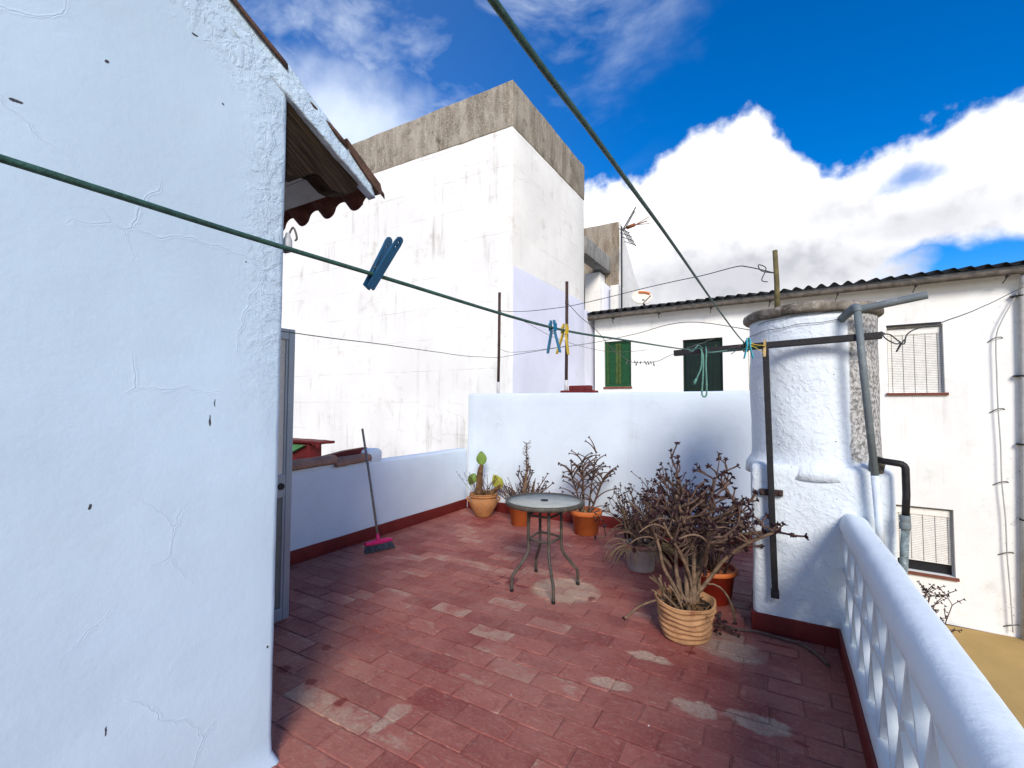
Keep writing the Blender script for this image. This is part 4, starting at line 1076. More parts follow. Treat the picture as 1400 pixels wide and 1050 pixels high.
# --- orange pot with a tree-like dry aeonium
c3 = V((-2.00, 5.21, 0))
po3, _p = plantpot('potted_aeonium', c3, 'orange pot with a bare succulent of arching stems, just right behind the table', 'pot', pot_profile(.135, .172, .28, .014, .055), M_oran, 3, .163, .225)
rng = random.Random(34); st = MB(); tw = MB(); tp_ = MB()
def arch_branch(p, d, L, r, droop, lvl):
    k = 8; q, dd = arc(p, d, L, V((0, 0, -droop))+V((d.x, d.y, 0))*.5, k, rng, .05)
    tw.tube(q, [lerp(r, r*.62, i/k) for i in range(k+1)], 6)
    rosette(tp_, q[-1], dd, .021, rng)
    return q
def leader(base, d, L, r, nb):
    q, dd = arc(base, d, L, V((0, 0, .25)), 9, rng, .06)
    st.tube(q[:4], [r, r*.95, r*.9, r*.85], 8); tw.tube(q[3:], [r*.85-.0012*i for i in range(7)], 7)
    for k in range(nb):
        i = rng.randint(3, 9); sgn = 1 if k % 2 else -1
        side = RX*sgn*rng.uniform(.25, .75)+V((0, rng.uniform(-.45, .45), 0))
        hgt = i/9
        arch_branch(q[i], side+V((0, 0, rng.uniform(1.0, 1.5))), lerp(.34, .20, hgt)*rng.uniform(.75, 1.2), .0085, rng.uniform(.7, 2.0)*(1.2-.6*hgt), 1)
    rosette(tp_, q[-1], dd, .022, rng)
    return q
leader(c3+V((-.03, 0, .21)), V((.02, 0, 1)), .62, .018, 22)
leader(c3+V((-.05, .03, .21)), -RX*.35+V((0, 0, 1)), .50, .014, 16)
leader(c3+V((.04, -.03, .21)), RX*.42+V((0, 0, 1)), .46, .016, 18)
leader(c3+V((.02, .02, .21)), RX*.10+V((0, .05, 1)), .74, .013, 12)
for k in range(8):
    a = rng.uniform(0, 6.28); arch_branch(c3+V((.05*math.cos(a), .05*math.sin(a), .22)), V((math.cos(a), math.sin(a), 1.2)), rng.uniform(.2, .34), .008, rng.uniform(1, 2), 1)
q = arch_branch(c3-RX*.15+V((0, 0, .22)), -RX*.75+V((0, 0, 1)), .38, .009, .2, 1); arch_branch(q[4], -RX*.6+V((0, 0, .6)), .16, .007, .6, 1); arch_branch(q[5], RX*.2+V((0, 0, .8)), .10, .007, .3, 1)
st.build('stems', M_twig, po3); tw.build('branches', M_twig, po3); tp_.build('rosettes', M_tip, po3)
mb = MB()
for k in range(70):
    a = rng.uniform(0, 6.28); r_ = rng.uniform(.02, .15); p = c3+V((r_*math.cos(a), r_*math.sin(a), .225))
    q, _ = arc(p, V((rng.uniform(-1, 1), rng.uniform(-1, 1), rng.uniform(.1, .8))), rng.uniform(.03, .09), V((0, 0, -.6)), 3, rng, .2); mb.tube(q, [.004, .004, .003, .0015], 4)
mb.build('leaf_litter', M_straw, po3)

# --- general tangle for the right hand group
def tangle(root, c, z, seed, n, spread, height, lean=V((0, 0, 0)), r0=.012, tipr=.018, straw=.25, twig_m=None, sub=4, soilr=.12):
    rng = random.Random(seed); st = MB(); tw = MB(); tp_ = MB(); sr = MB()
    for k in range(n):
        a = rng.uniform(0, 6.28); rr = rng.uniform(0, soilr)
        p = c+V((rr*math.cos(a), rr*math.sin(a), z)); out = V((math.cos(a), math.sin(a), 0))*rng.uniform(.1, spread)
        L = height*rng.uniform(.5, 1.0)
        q, dd = arc(p, out*.55+lean*.5+V((0, 0, 1)), L, out*1.2+lean+V((0, 0, rng.uniform(-.4, .3))), 8, rng, .13)
        r = r0*rng.uniform(.6, 1.1)
        st.tube(q, [lerp(r, r*.5, i/8) for i in range(9)], 6)
        rosette(tp_, q[-1], dd, tipr*rng.uniform(.7, 1.1), rng)
        for j in range(sub):
            i = rng.randint(3, 8); d2 = (dd+V((rng.uniform(-1, 1), rng.uniform(-1, 1), rng.uniform(-.2, 1.0)))).normalized()
            q2, d3 = arc(q[i], d2, rng.uniform(.10, .26)*height, V((rng.uniform(-.4, .4), rng.uniform(-.4, .4), rng.uniform(-.2, .9))), 5, rng, .14)
            tw.tube(q2, [r*.5, r*.46, r*.42, r*.4, r*.36, r*.32], 5); rosette(tp_, q2[-1], d3, tipr*rng.uniform(.6, 1.05), rng)
            if rng.random() < .7:
                q4, d5 = arc(q2[3], d3+V((rng.uniform(-.8, .8), rng.uniform(-.8, .8), .4)), rng.uniform(.05, .12)*height, V((0, 0, .5)), 4, rng, .14)
                tw.tube(q4, [r*.4, r*.36, r*.34, r*.3, r*.26], 5); rosette(tp_, q4[-1], d5, tipr*rng.uniform(.6, 1.0), rng)
        if rng.random() < straw:
            q3, _ = arc(q[rng.randint(2, 6)], out+V((0, 0, .5)), rng.uniform(.15, .32)*height, V((0, 0, -2.2))+out*.3, 7, rng, .2); sr.tube(q3, [r*.55, r*.6, r*.55, r*.5, r*.45, r*.35, r*.2, .001], 5)
    return st, tw, tp_, sr, rng

# --- big ribbed basket-like pot with the tall tangle
c5 = V((-.565, 3.27, 0))
prof = [(.13, 0), (.142, .004)]
for i in range(0, 45):
    t = i/44; prof.append((lerp(.144, .186, t**.8)+.0055*math.sin(i/44*2*math.pi*6.5), .006+.225*t))
prof += [(.192, .236), (.190, .243), (.178, .240), (.165, .19), (0, .18)]
def ribfn(p, a, i): return p+V((math.cos(a), math.sin(a), 0))*(.004*math.sin(3*a+i*.2)+.002*math.sin(7*a-i*.3))+V((0, 0, (.007*math.sin(2*a+1.0)+.004*math.sin(5*a+i*.15))*min(1, p.z/.1)))
po5, _p = plantpot('potted_shrub', c5, 'ribbed pale terracotta pot in front, with a tall tangled dry succulent', 'pot', prof, M_bask, 5, .172, .20, ribfn, 56)
rng = random.Random(505); st = MB(); tw = MB(); tp_ = MB(); sr = MB()
def crooked(p, d, L, bend, k, wob):
    # elbowed, wandering path: short straight runs that change heading
    P = [p.copy()]; d = d.normalized(); kick = V((0, 0, 0))
    for i in range(k):
        if i % 2 == 0: kick = V((rng.gauss(0, wob), rng.gauss(0, wob), rng.gauss(0, wob*.7)))
        d = (d+bend/k+kick).normalized(); p = p+d*(L/k); P.append(p.copy())
    return P, d
def twiglet(p, d, L, r, lvl):
    q, dd = crooked(p, d, L, V((0, 0, rng.uniform(-.1, .7))), 5, .16)
    tw.tube(catmull(q, 2), [lerp(r, r*.72, i/10) for i in range(11)], 5); rosette(tp_, q[-1], dd, rng.uniform(.018, .031), rng)
    if lvl > 0:
        for _ in range(rng.randint(1, 3)):
            d2 = dd+V((rng.uniform(-1, 1), rng.uniform(-1, 1), rng.uniform(-.3, .9))); twiglet(q[rng.randint(2, 5)], d2, L*rng.uniform(.35, .7), r*.85, lvl-1)
# (start offset along the picture-right direction, heading right, heading depth, length, droop, radius)
limbs = [(.03, .12, .10, .80, .1, .019), (.00, -.02, .05, .74, .1, .018), (.05, .22, -.05, .76, .1, .018), (-.03, -.14, .00, .70, .0, .016), (.02, .06, -.10, .66, .1, .018),
         (.05, .22, .10, .74, .1, .017), (-.05, -.26, .15, .62, -.2, .014), (.00, -.16, .30, .70, .0, .014), (.04, .26, .25, .78, .1, .016), (.04, .12, -.05, .66, .1, .014),
         (.05, .16, .3, .84, .2, .015), (.02, .02, -.15, .52, .0, .013), (.05, .10, .05, .90, .2, .015), (.04, .20, .0, .86, .2, .014)]
for off, hx, hy, L, dr, r in limbs:
    q, dd = crooked(c5+RX*off+V((rng.uniform(-.03, .03), rng.uniform(-.04, .04), .19)), RX*hx+V((0, hy, 1)), L, RX*hx*.5+V((0, 0, dr)), 9, .13)
    st.tube(catmull(q, 3), [lerp(r, r*.55, i/27) for i in range(28)], 7)
    rosette(tp_, q[-1], dd, .02, rng)
    for _ in range(7):
        i = rng.randint(5, 9); sg_ = rng.choice((-1, 1, 1))
        twiglet(q[i], RX*sg_*rng.uniform(.2, 1.2)+V((rng.uniform(-.5, .5), rng.uniform(-.6, .6), rng.uniform(-.1, 1.0))), rng.uniform(.10, .26), r*.5, 1)
    for _ in range(1):     # bare arching pieces that hang over
        i = rng.randint(6, 8); o_ = RX*rng.choice((-1, -1, 1))*rng.uniform(.4, 1)+V((0, rng.uniform(-.6, .3), 1.0))
        q3, d3 = arc(q[i], o_, rng.uniform(.16, .30), V((0, 0, -2.0))+o_*.3, 8, rng, .14); st.tube(q3, [lerp(r*.42, r*.26, k/8) for k in range(9)], 6)
        if rng.random() < .6: rosette(tp_, q3[-1], d3, .018, rng)
# long side branches: across the upright on the right, and the lone tall one
for z, L, up, sd_ in ((.52, .44, .08, .05), (.62, .34, .35, 0), (.70, .32, .50, -.1), (.66, .28, .3, -.2), (.78, .30, .65, .1)):
    q, dd = crooked(c5+RX*.10+V((0, 0, z)), RX+V((0, sd_, .35+up)), L, RX*.4+V((0, 0, up-.45)), 8, .07); tw.tube(catmull(q, 2), [lerp(.010, .0065, i/16) for i in range(17)], 6); rosette(tp_, q[-1], dd, .022, rng)
    for j in (4, 5, 6, 7): twiglet(q[j], dd+V((rng.uniform(-.6, .6), rng.uniform(-.6, .6), rng.uniform(-.2, .8))), rng.uniform(.05, .12), .005, 0)
q, dd = arc(c5+RX*.16+V((0, 0, .84)), RX*.45+V((0, 0, 1)), .36, -RX*.25+V((0, 0, .4)), 8, rng, .04); tw.tube(q, [.008, .007, .006, .005, .0045, .004, .004, .0035, .003], 6); rosette(tp_, q[-1], dd, .024, rng, 5)
q, dd = arc(c5-RX*.22+V((0, .1, .62)), -RX*.25+V((0, 0, 1)), .30, -RX*.8, 8, rng, .06); st.tube(q, [.010, .010, .009, .009, .009, .008, .008, .007, .006], 6)
q, dd = crooked(c5+V((-.12, -.06, .22)), -RX*1.2+V((0, 0, .5)), .32, -RX*.4+V((0, 0, -.2)), 7, .2); st.tube(catmull(q, 2), .0075, 6); rosette(tp_, q[-1], dd, .02, rng)
for k in range(16):
    a = rng.uniform(2.2, 5.2); q, dd = crooked(c5+V((.12*math.cos(a), .12*math.sin(a), .19)), V((math.cos(a)*.5, math.sin(a)*.5, 1)), rng.uniform(.10, .24), V((0, 0, .3)), 5, .22); st.tube(q, [.008, .008, .008, .007, .007, .006], 6)
for k in range(3):
    q, dd = arc(c5+RX*.15+V((0, -.02, .34)), RX*.5+V((0, 0, .2)), .34, V((0, 0, -3.4)), 8, rng, .05); st.tube(q, .006, 5); rosette(tp_, q[-1], dd, .018, rng)
st.build('stems', M_stem, po5); tw.build('twigs', M_twig, po5); tp_.build('rosettes', M_tip, po5)
mb = MB()
for k in range(110):
    a = rng.uniform(0, 6.28); r_ = rng.uniform(.02, .165); p = c5+V((r_*math.cos(a), r_*math.sin(a), .20))
    q, _ = arc(p, V((rng.uniform(-1, 1), rng.uniform(-1, 1), rng.uniform(.1, .8))), rng.uniform(.03, .10), V((0, 0, -.6)), 3, rng, .2); mb.tube(q, [.005, .005, .004, .002], 4)
mb.build('leaf_litter', M_bark, po5)

# --- grey pot
c4 = V((-1.14, 4.36, 0))
po4, _p = plantpot('potted_shrub', c4, 'greyed pot with a faded rim and straw coloured dry growth, left of the big tangle', 'pot', pot_profile(.118, .145, .235, .012, .03), M_greyp, 4, .136, .20)
MB().lathe([(.146, .205), (.160, .206), (.163, .215), (.162, .232), (.155, .240), (.143, .239), (.146, .205)], c4, 36).build('rim', M_rimp, _p)
st, tw, tp_, sr, rng = tangle(po4, c4, .20, 66, 26, .75, .50, -RX*.05, .008, .019, .9, sub=4)
q, dd = arc(c4+V((-.02, 0, .35)), RX*.12+V((0, 0, 1)), .40, -RX*.5+V((0, 0, .3)), 8, rng, .07); tw.tube(q, .006, 6); rosette(tp_, q[-1], dd, .028, rng)
for k in range(40):
    a = rng.uniform(0, 6.28); p = c4+V((.10*math.cos(a), .10*math.sin(a), .2)); o_ = V((math.cos(a), math.sin(a), 0))
    q, _ = arc(p, o_*.7+V((0, 0, 1)), rng.uniform(.2, .36), o_*.6+V((0, 0, -2.6)), 7, rng, .2); sr.tube(q, [.005, .005, .005, .0045, .004, .004, .003, .0015], 5)
st.build('stems', M_stem, po4); tw.build('twigs', M_twig, po4); tp_.build('rosettes', M_tip, po4); sr.build('dry_leaves', M_straw, po4)

# --- red-orange pot behind on the right
c6 = V((-.49, 3.97, 0))
po6, _p = plantpot('potted_shrub', c6, 'deep red pot with an orange rim standing behind the ribbed pot, near the tank', 'pot', pot_profile(.14, .175, .25, .012, .03), M_redp, 6, .165, .22)
MB().lathe([(.176, .222), (.190, .223), (.194, .232), (.193, .250), (.186, .257), (.172, .256), (.176, .222)], c6, 36).build('rim', M_oran, _p)
st, tw, tp_, sr, rng = tangle(po6, c6, .215, 77, 20, .7, .62, -RX*.10, .010, .02, .4, sub=5)
st.build('stems', M_twig, po6); tw.build('twigs', M_mar, po6); tp_.build('rosettes', M_tip, po6); sr.build('dry_leaves', M_stem, po6)
# --- black pot at the back wall, dark thicket
c7 = V((-1.34, 5.05, 0))
po7, _p = plantpot('potted_shrub', c7, 'black plastic pot by the back wall, mostly hidden behind the greyed pot', 'pot', pot_profile(.14, .17, .24, .008, .03), M_blk, 7, .16, .20)
st, tw, tp_, sr, rng = tangle(po7, c7, .20, 88, 20, .6, .42, RX*.10, .008, .018, .6, sub=4)
st.build('stems', M_twig, po7); tw.build('twigs', M_twig, po7); tp_.build('rosettes', M_tip, po7); sr.build('dry_leaves', M_straw, po7)
# --- one more dark pot filling the gap between
c8 = V((-.90, 4.72, 0))
po8, _p = plantpot('potted_shrub', c8, 'dark red pot deep in the shade between the greyed pot and the tank', 'pot', pot_profile(.14, .17, .26, .01, .03), M_brick, 8, .16, .22)
st, tw, tp_, sr, rng = tangle(po8, c8, .22, 99, 24, .6, .66, V((0, 0, 0)), .010, .02, .3, sub=5)
st.build('stems', M_twig, po8); tw.build('twigs', M_mar, po8); tp_.build('rosettes', M_tip, po8); sr.build('dry_leaves', M_twig, po8)

# fallen sprig and hose on the floor
sg = thing('fallen_sprig', (-.36, 3.42, 0), 'fallen dry sprig with dark rosettes lying on the floor right of the ribbed pot', 'sprig')
rng = random.Random(8); tw = MB(); tp_ = MB()
for k in range(16):
    a = rng.uniform(0, 6.28); q, dd = arc(V((-.36, 3.44, .03)), V((math.cos(a), math.sin(a), rng.uniform(-.1, .5))), rng.uniform(.05, .15), V((0, 0, -.4)), 4, rng, .15)
    q = [V((p.x, p.y, max(p.z, .006))) for p in q]; tw.tube(q, .004, 5); rosette(tp_, q[-1], dd, .014, rng)
tw.build('twigs', M_mar, sg); tp_.build('rosettes', M_tip, sg)
tag(MB().tube(catmull([(-.40, 3.72, .012), (-.385, 3.56, .012), (-.30, 3.50, .012), (-.16, 3.535, .013), (-.03, 3.52, .012), (.08, 3.50, .012), (.16, 3.42, .012), (.22, 3.30, .011)]), .010, 8).build('hose', M_hose), 'thin brown hose lying on the floor at the foot of the tank plinth', 'hose')

# dry shrub outside the balustrade
rng = random.Random(17); tw = MB(); tp_ = MB()
sb = thing('dry_shrub', (1.3, 7.1, -2.19), 'leggy dry shrub beyond the handrail, its black twigs under the lower blind window', 'shrub')
for k in range(5):
    q, dd = arc(V((1.28+.03*k, 7.1, -2.19)), V((rng.uniform(-.05, .08), 0, 1)), rng.uniform(1.3, 1.6), V((.12, 0, 0)), 8, rng, .06); tw.tube(q, [.012-.0009*i for i in range(9)], 5)
    for _ in range(9):
        q2, d2 = arc(q[rng.randint(5, 8)], RX*rng.uniform(-.6, 1.0)+V((0, 0, .4)), rng.uniform(.12, .30), V((.3, 0, -.5)), 5, rng, .15); tw.tube(q2, .0045, 4)
        for p in q2[2:]: rosette(tp_, p+V((rng.uniform(-.02, .02), 0, rng.uniform(-.02, .02))), d2, .018, rng, 5)
tw.build('twigs', M_twig, sb); tp_.build('rosettes', M_tip, sb)

# ================================================================== TALL WHITE TOWER
tw_ = thing('stair_tower', (-8.1, 8.9, -2.3), 'tall blank white building with a broad band of stained bare cement round its top', 'building')
MB().rough((-12.6, 7.1, -2.3), (-4.12, 10.65, 6.60), .5, .006, .012, 1.).build('wall', M_tower, tw_)
def band():
    mb = MB(); mb.rough((-12.62, 7.085, 6.585), (-4.105, 10.665, 7.455), .16, .010, .02, 3); return mb.build('parapet_band', M_band, tw_)
band()
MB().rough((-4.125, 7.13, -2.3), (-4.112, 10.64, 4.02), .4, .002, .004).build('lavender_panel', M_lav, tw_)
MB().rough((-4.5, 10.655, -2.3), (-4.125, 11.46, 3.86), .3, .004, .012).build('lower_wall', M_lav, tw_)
rl = thing('red_ledge', (-6.9, 5.1, -2.2), 'red painted ledge with a green sheet under it, seen over the tiled low wall', 'ledge')
mb = MB(); mb.rough((-8.2, 5.0, -2.2), (-6.80, 5.25, .84), .2, .006, .02).rough((-8.2, 4.96, .85), (-6.50, 5.28, .895), .08, .008, .015, 6)
for xx, zz in ((-6.58, .76), (-6.53, .73), (-6.66, .80)): mb.tube([(xx, 4.97, .85), (xx, 4.965, (zz+.85)/2), (xx+.004, 4.965, zz)], [.03, .016, .004], 6)
mb.build('ledge', M_awn, rl)
MB().prism([(-8.2, .82), (-6.85, .82), (-7.15, .70), (-7.5, .60), (-8.2, .50)], 1, 4.93, 4.995).build('sheet', M_tarp, rl)

# ================================================================== REAR BUILDING
rb = thing('rear_building', (-4.3, 14, -2.3), 'brown stained cement block with a sloping white side wall, behind the corrugated roof', 'building')
MB().rough((-5.6, 12.69, -2.3), (-3.86, 13.0, 6.72), .3, .012, .02, 2).build('end_wall', M_rear, rb)
MB().prism([(12.72, -2.3), (12.72, 6.70), (13.1, 6.45), (14.2, 5.55), (15.4, 4.95), (18, 4.0), (18, -2.3)], 0, -4.1, -3.838).build('side_wall', M_tower, rb)
MB().rough((-4.42, 10.70, 5.27), (-4.095, 12.70, 5.71), .25, .006, .012).build('beam', M_beam, rb)
MB().rough((-4.70, 12.2, 3.0), (-4.26, 12.66, 5.20), .2, .004, .01).build('pier', M_tower, rb)
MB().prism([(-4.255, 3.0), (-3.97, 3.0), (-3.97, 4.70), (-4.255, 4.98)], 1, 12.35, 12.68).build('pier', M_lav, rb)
MB().rough((-3.965, 12.2, 3.0), (-3.70, 12.685, 4.78), .2, .004, .01).build('parapet', M_tower, rb)

an = thing('television_antenna', (-3.60, 12.05, 3.9), 'thin television aerial on a mast in front of the brown cement block', 'antenna')
MB().tube([(-3.60, 12.05, 3.9), (-3.585, 12.05, 6.30)], .022, 8).build('mast', M_wired, an)
mb = MB(); bz = 6.22; bd = V((.92, -.25, .03)).normalized()
b0_ = V((-3.585, 12.05, bz)); mb.tube([b0_, b0_+bd*.75], .014, 6); mb.build('boom', M_antr, an)
mb = MB()
for s_ in (1, -1):
    mb.tube([b0_+bd*.40, b0_+bd*.82+V((0, 0, s_*.09))], .009, 5)
mb.tube([b0_+bd*.16, b0_+bd*.40+V((0, 0, .01))], .045, 6); mb.build('director', M_antr, an)
mb = MB(); up = V((.42, 0, .62)).normalized()
for k in range(4):
    o_ = b0_+bd*.05+V((.30*k/3*0+.02*k, .0, 0)); mb.tube([o_+V((.0, -.2+.13*k, -.02)), o_+V((.22, -.2+.13*k, -.46))], .010, 5)
for k in range(4):
    q = b0_+bd*.05+V((.055*k+.02, 0, -.05-.125*k)); mb.tube([q+V((-.09, -.22, 0)), q+V((.09, .22, 0))], .010, 5)
mb.tube([b0_+bd*.05, b0_+bd*.05+V((.34, 0, .52))], .016, 5); mb.tube([b0_+bd*.03+V((0, .12, 0)), b0_+bd*.03+V((.30, .12, .48))], .012, 5)
mb.build('reflector', M_wired, an)
ds = thing('dish_panel', (-2.95, 11.95, 3.9), 'small off-white dish with an orange streak on the corrugated roof, beside the aerial', 'dish')
mb = MB(); dn = V((.35, -.75, .45)).normalized(); da = dn.cross(V((0, 0, 1))).normalized(); db = da.cross(dn)
def DP(u, v): r_ = .27*u; a = 2*math.pi*v; return V((-3.02, 11.9, 4.30))+da*r_*math.cos(a)+db*r_*.86*math.sin(a)-dn*(.09*(1-u*u))
mb.grid(DP, 8, 24); mb.grid(lambda u, v: DP(u, v)-dn*.02, 8, 24); mb.grid(lambda u, v: DP(1, u)-dn*.02*v, 24, 1); mb.build('dish', M_dish, ds)
MB().tube(catmull([DP(.9, .42)+dn*.012, DP(.8, .33)+dn*.015, DP(.8, .2)+dn*.015]), [.03]*13, 6).build('streak', M_dor, ds)
MB().tube([V((-3.0, 11.95, 4.25)), V((-2.98, 12.05, 3.95))], .03, 8).build('bracket', M_beam, ds)
MB().tube([DP(1, .75), V((-2.72, 11.55, 4.22))], .012, 6).build('arm', M_wired, ds)

# ================================================================== HOUSE OPPOSITE
ho = thing('opposite_house', (2.111, 10.697, -2.2), 'long white house opposite, with dark corrugated roof, gutter, green shutters and pale blinds', 'house', rz=R(-4.45))
ZB = -2.2
def L3(x, y, z): return V((x, y, z-ZB))
holes = [(-5.915, -5.22, 1.955, 3.085), (-4.01, -3.168, 1.62, 2.99), (-2.68, -2.0, 1.68, 2.90), (-.385, .378, 1.745, 2.945), (-.36, .425, -1.40, -.262)]
def facade():
    mb = MB(); X0, X1, Z0, Z1 = -6.17, 6.5, ZB, 3.70
    xs = sorted({X0, X1, *[h[0] for h in holes], *[h[1] for h in holes]}); zs = sorted({Z0, Z1, *[h[2] for h in holes], *[h[3] for h in holes]})
    def dense(l, s_=.45):
        o = []
        for a, b in zip(l[:-1], l[1:]):
            k = max(1, int((b-a)/s_)); o += [a+(b-a)*i/k for i in range(k)]
        return o+[l[-1]]
    xs = dense(xs); zs = dense(zs)
    def inh(x, z): return any(h[0] < x < h[1] and h[2] < z < h[3] for h in holes)
    def P(x, z):
        d = 0
        return L3(x, d, z)
    for a, b in zip(xs[:-1], xs[1:]):
        for c, e in zip(zs[:-1], zs[1:]):
            if inh((a+b)/2, (c+e)/2): continue
            k = len(mb.v); mb.v += [P(a, c), P(b, c), P(b, e), P(a, e)]; mb.face((k, k+1, k+2, k+3))
    D = .14
    for (a, b, c, e) in holes:
        for (p, q) in (((a, c), (b, c)), ((b, c), (b, e)), ((b, e), (a, e)), ((a, e), (a, c))):
            n_ = 4
            for i in range(n_):
                s0, s1 = i/n_, (i+1)/n_
                k = len(mb.v); A = (lerp(p[0], q[0], s0), lerp(p[1], q[1], s0)); B = (lerp(p[0], q[0], s1), lerp(p[1], q[1], s1))
                mb.v += [P(*A), P(*B), L3(B[0], D+.02, B[1]), L3(A[0], D+.02, A[1])]; mb.face((k, k+1, k+2, k+3))
    # end walls and back
    k = len(mb.v); mb.v += [P(X0, Z0), L3(X0, 6, Z0), L3(X0, 6, Z1), P(X0, Z1)]; mb.face((k, k+1, k+2, k+3))
    k = len(mb.v); mb.v += [P(X1, Z0), L3(X1, 6, Z0), L3(X1, 6, Z1), P(X1, Z1)]; mb.face((k, k+1, k+2, k+3))
    k = len(mb.v); mb.v += [L3(X0, 6, Z0), L3(X1, 6, Z0), L3(X1, 6, Z1), L3(X0, 6, Z1)]; mb.face((k, k+1, k+2, k+3))
    return mb.build('wall', M_house, ho, local=True)
facade()
def croof():
    mb = MB(); X0, X1 = -6.33, 6.6
    nper = int((X1-X0)/.205); nu = nper*8; nv = 10
    def P(u, v):
        x = X0+(X1-X0)*u; y = -.33+3.6*v
        sag = .012*mnoise.noise(V((x*1.1, v, 0)))
        return L3(x, y, 3.79+.19*(y+.33)+.036*math.sin(2*math.pi*(x-X0)/.205)+sag)
    mb.grid(P, nu, nv); mb.grid(lambda u, v: P(u, v)-V((0, 0, .010)), nu, nv)
    mb.grid(lambda u, v: P(u, 0)-V((0, 0, .010*v)), nu, 1); mb.grid(lambda u, v: P(0, u)-V((0, 0, .010*v)), nv, 1)
    return mb.build('roof', M_corr, ho, local=True)
ro = croof()
MB().rbox(L3(-6.28, -.20, 3.63), L3(6.5, -.165, 3.765), .004).build('fascia', M_fas, ho, local=True)
MB().box(L3(-6.25, -.164, 3.695), L3(6.5, .0, 3.72)).build('soffit', M_fas, ho, local=True)
gt = MB().tube([L3(-6.32+12.9*i/50, -.255+.004*mnoise.noise(V((i*.7, 0, 0))), 3.668+.010*mnoise.noise(V((i*.35, 2, 0)))) for i in range(51)], .052, 12).build('gutter', M_gut, ho, local=True)
for i in range(11):
    x = -5.6+1.12*i; mb = MB(); mb.box(L3(x, -.31, 3.60), L3(x+.03, -.166, 3.63)); mb.tube([L3(x+.015, -.30, 3.61), L3(x-.02, -.12, 3.52)], .008, 5)
    mb.build('gutter_bracket', M_dark, gt, local=True)
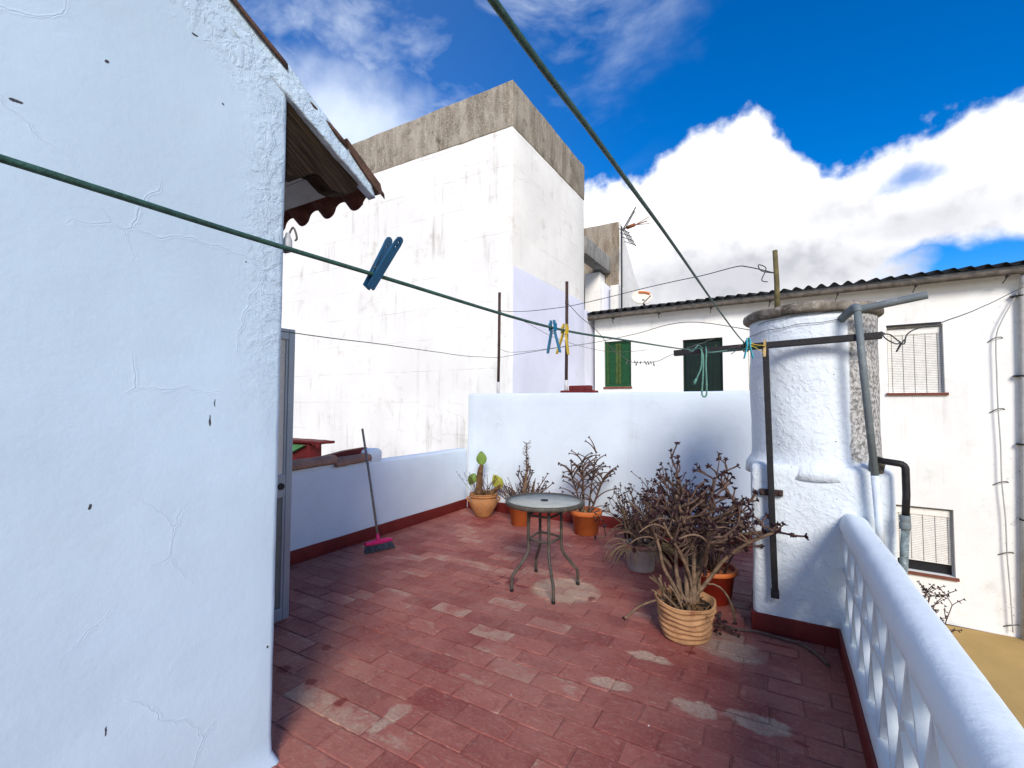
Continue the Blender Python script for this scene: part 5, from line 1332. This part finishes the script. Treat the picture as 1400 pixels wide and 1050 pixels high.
def win(h, kind):
    a, b, c, e = h
    if kind == 'shutter':
        w_ = MB(); 
        for q in ((a, a+.05), (b-.05, b)): w_.box(L3(q[0], .05, c), L3(q[1], .12, e))
        w_.box(L3(a+.05, .05, e-.05), L3(b-.05, .12, e)); w_.box(L3(a+.05, .05, c), L3(b-.05, .12, c+.06))
        o = w_.build('window', M_grn, ho, local=True)
        mid = (a+b)/2
        for x0, x1 in ((a+.053, mid-.004), (mid+.004, b-.053)):
            s_ = MB(); s_.box(L3(x0, .075, c+.063), L3(x1, .10, e-.053)); o2 = s_.build('shutter', M_grn, o, local=True)
        s_ = MB()
        for x0 in (mid-.07, mid+.008): s_.box(L3(x0, .060, c+.064), L3(x0+.062, .0745, e-.055))
        s_.box(L3(a+.052, .062, c+.064), L3(a+.085, .0748, e-.055))
        s_.build('stile', M_grny, o, local=True)
        MB().rbox(L3(a-.02, -.03, c-.05), L3(b+.02, .05, c-.002), .004).build('sill', M_sill, o, local=True)
    if kind == 'planks':
        w_ = MB(); w_.box(L3(a, .06, c), L3(a+.04, .13, e)); w_.box(L3(b-.04, .06, c), L3(b, .13, e)); w_.box(L3(a+.04, .06, e-.05), L3(b-.04, .13, e))
        o = w_.build('window', M_grnd, ho, local=True); s_ = MB(); k = 8; s_.box(L3(a+.03, .112, c), L3(b-.03, .125, e-.04))
        for i in range(k):
            x0 = lerp(a+.042, b-.042, i/k); x1 = lerp(a+.042, b-.042, (i+1)/k)-.003; s_.rbox(L3(x0, .085, c), L3(x1, .11, e-.052), .003)
        s_.build('plank_shutter', M_grnd, o, local=True)
        MB().tube([L3(b-.2, .07, e-.25), L3(b-.13, .06, e-.15)], .008, 5).build('latch', M_grny, o, local=True)
    if kind == 'blind':
        w_ = MB()
        for q in ((a, a+.02), (b-.03, b)): w_.box(L3(q[0], .095, c), L3(q[1], .14, e))
        w_.box(L3(a+.02, .095, e-.03), L3(b-.03, .14, e)); o = w_.build('window', M_fas, ho, local=True)
        MB().box(L3(a+.02, .13, c), L3(b-.03, .139, e-.03)).build('pane', M_dark, o, local=True)
        low = c+.20 if c < 0 else c+.01
        bl = MB(); z = e-.14; bl.rbox(L3(a+.012, .070, e-.15), L3(b-.034, .12, e-.04), .008)
        while z > low:
            bl.rbox(L3(a+.012, .085, z-.0284), L3(b-.034, .094, z-.0014), .004); z -= .0305
        o2 = bl.build('blind', M_blind, o, local=True)
        for i in range(5):
            x = lerp(a+.07, b-.07, i/4); MB().box(L3(x-.003, .081, low-.01), L3(x+.003, .0838, e-.15)).build('cord', M_wire, o, local=True)
        MB().rbox(L3(a-.03, -.04, c-.05), L3(b+.04, .059, c-.002), .004).build('sill', M_sill, o, local=True)
        if c > 0: MB().box(L3(a-.004, -.006, e), L3(b-.02, .05, e+.035)).build('recess_shadow', M_dark, o, local=True)  # black strip standing in for the recess shadow at the window head
win(holes[0], 'shutter'); win(holes[1], 'planks'); win(holes[2], 'blind'); win(holes[3], 'blind'); win(holes[4], 'blind')
dp = MB().tube([L3(1.335, -.20, 3.62), L3(1.335, -.12, 3.50), L3(1.33, -.065, 3.38), L3(1.31, -.06, 2.0), L3(1.26, -.06, 0), L3(1.20, -.06, ZB)], .048, 12).build('downspout', M_fas, ho, local=True)
for z in (3.3, 2.0, .9, -.3, -1.5):
    mb = MB(); mb.tube([L3(1.30-.03*(3.3-z)/2.5+.055*math.cos(t), -.06+.055*math.sin(t), z) for t in [i*math.pi/6 for i in range(13)]], .012, 5); mb.box(L3(1.20, -.07, z-.015), L3(1.26, 0, z+.015))
    mb.build('clip', M_dark, dp, local=True)
cable = [L3(1.29, -.07, 3.37), L3(1.20, -.07, 3.18), L3(1.08, -.07, 2.90), L3(1.01, -.07, 2.63), L3(1.0, -.07, 2.0), L3(.999, -.07, 1.454), L3(1.01, -.07, .85), L3(1.006, -.07, .268), L3(1.03, -.07, -.3), L3(1.031, -.07, -.862), L3(1.05, -.07, -1.5), L3(1.06, -.07, -2.10)]
cb = MB().tube(catmull(cable, 4), .0095, 6).build('wall_cable', M_fas, ho, local=True)
for x, z in ((1.01, 2.63), (.999, 1.454), (1.006, .268), (1.031, -.862), (1.06, -2.0)):
    MB().tube([L3(x-.09, .0, z-.06), L3(x-.04, -.05, z-.01), L3(x, -.075, z+.015), L3(x+.07, -.03, z+.02), L3(x+.09, .0, z)], .008, 5).build('cable_hook', M_wire, cb, local=True)
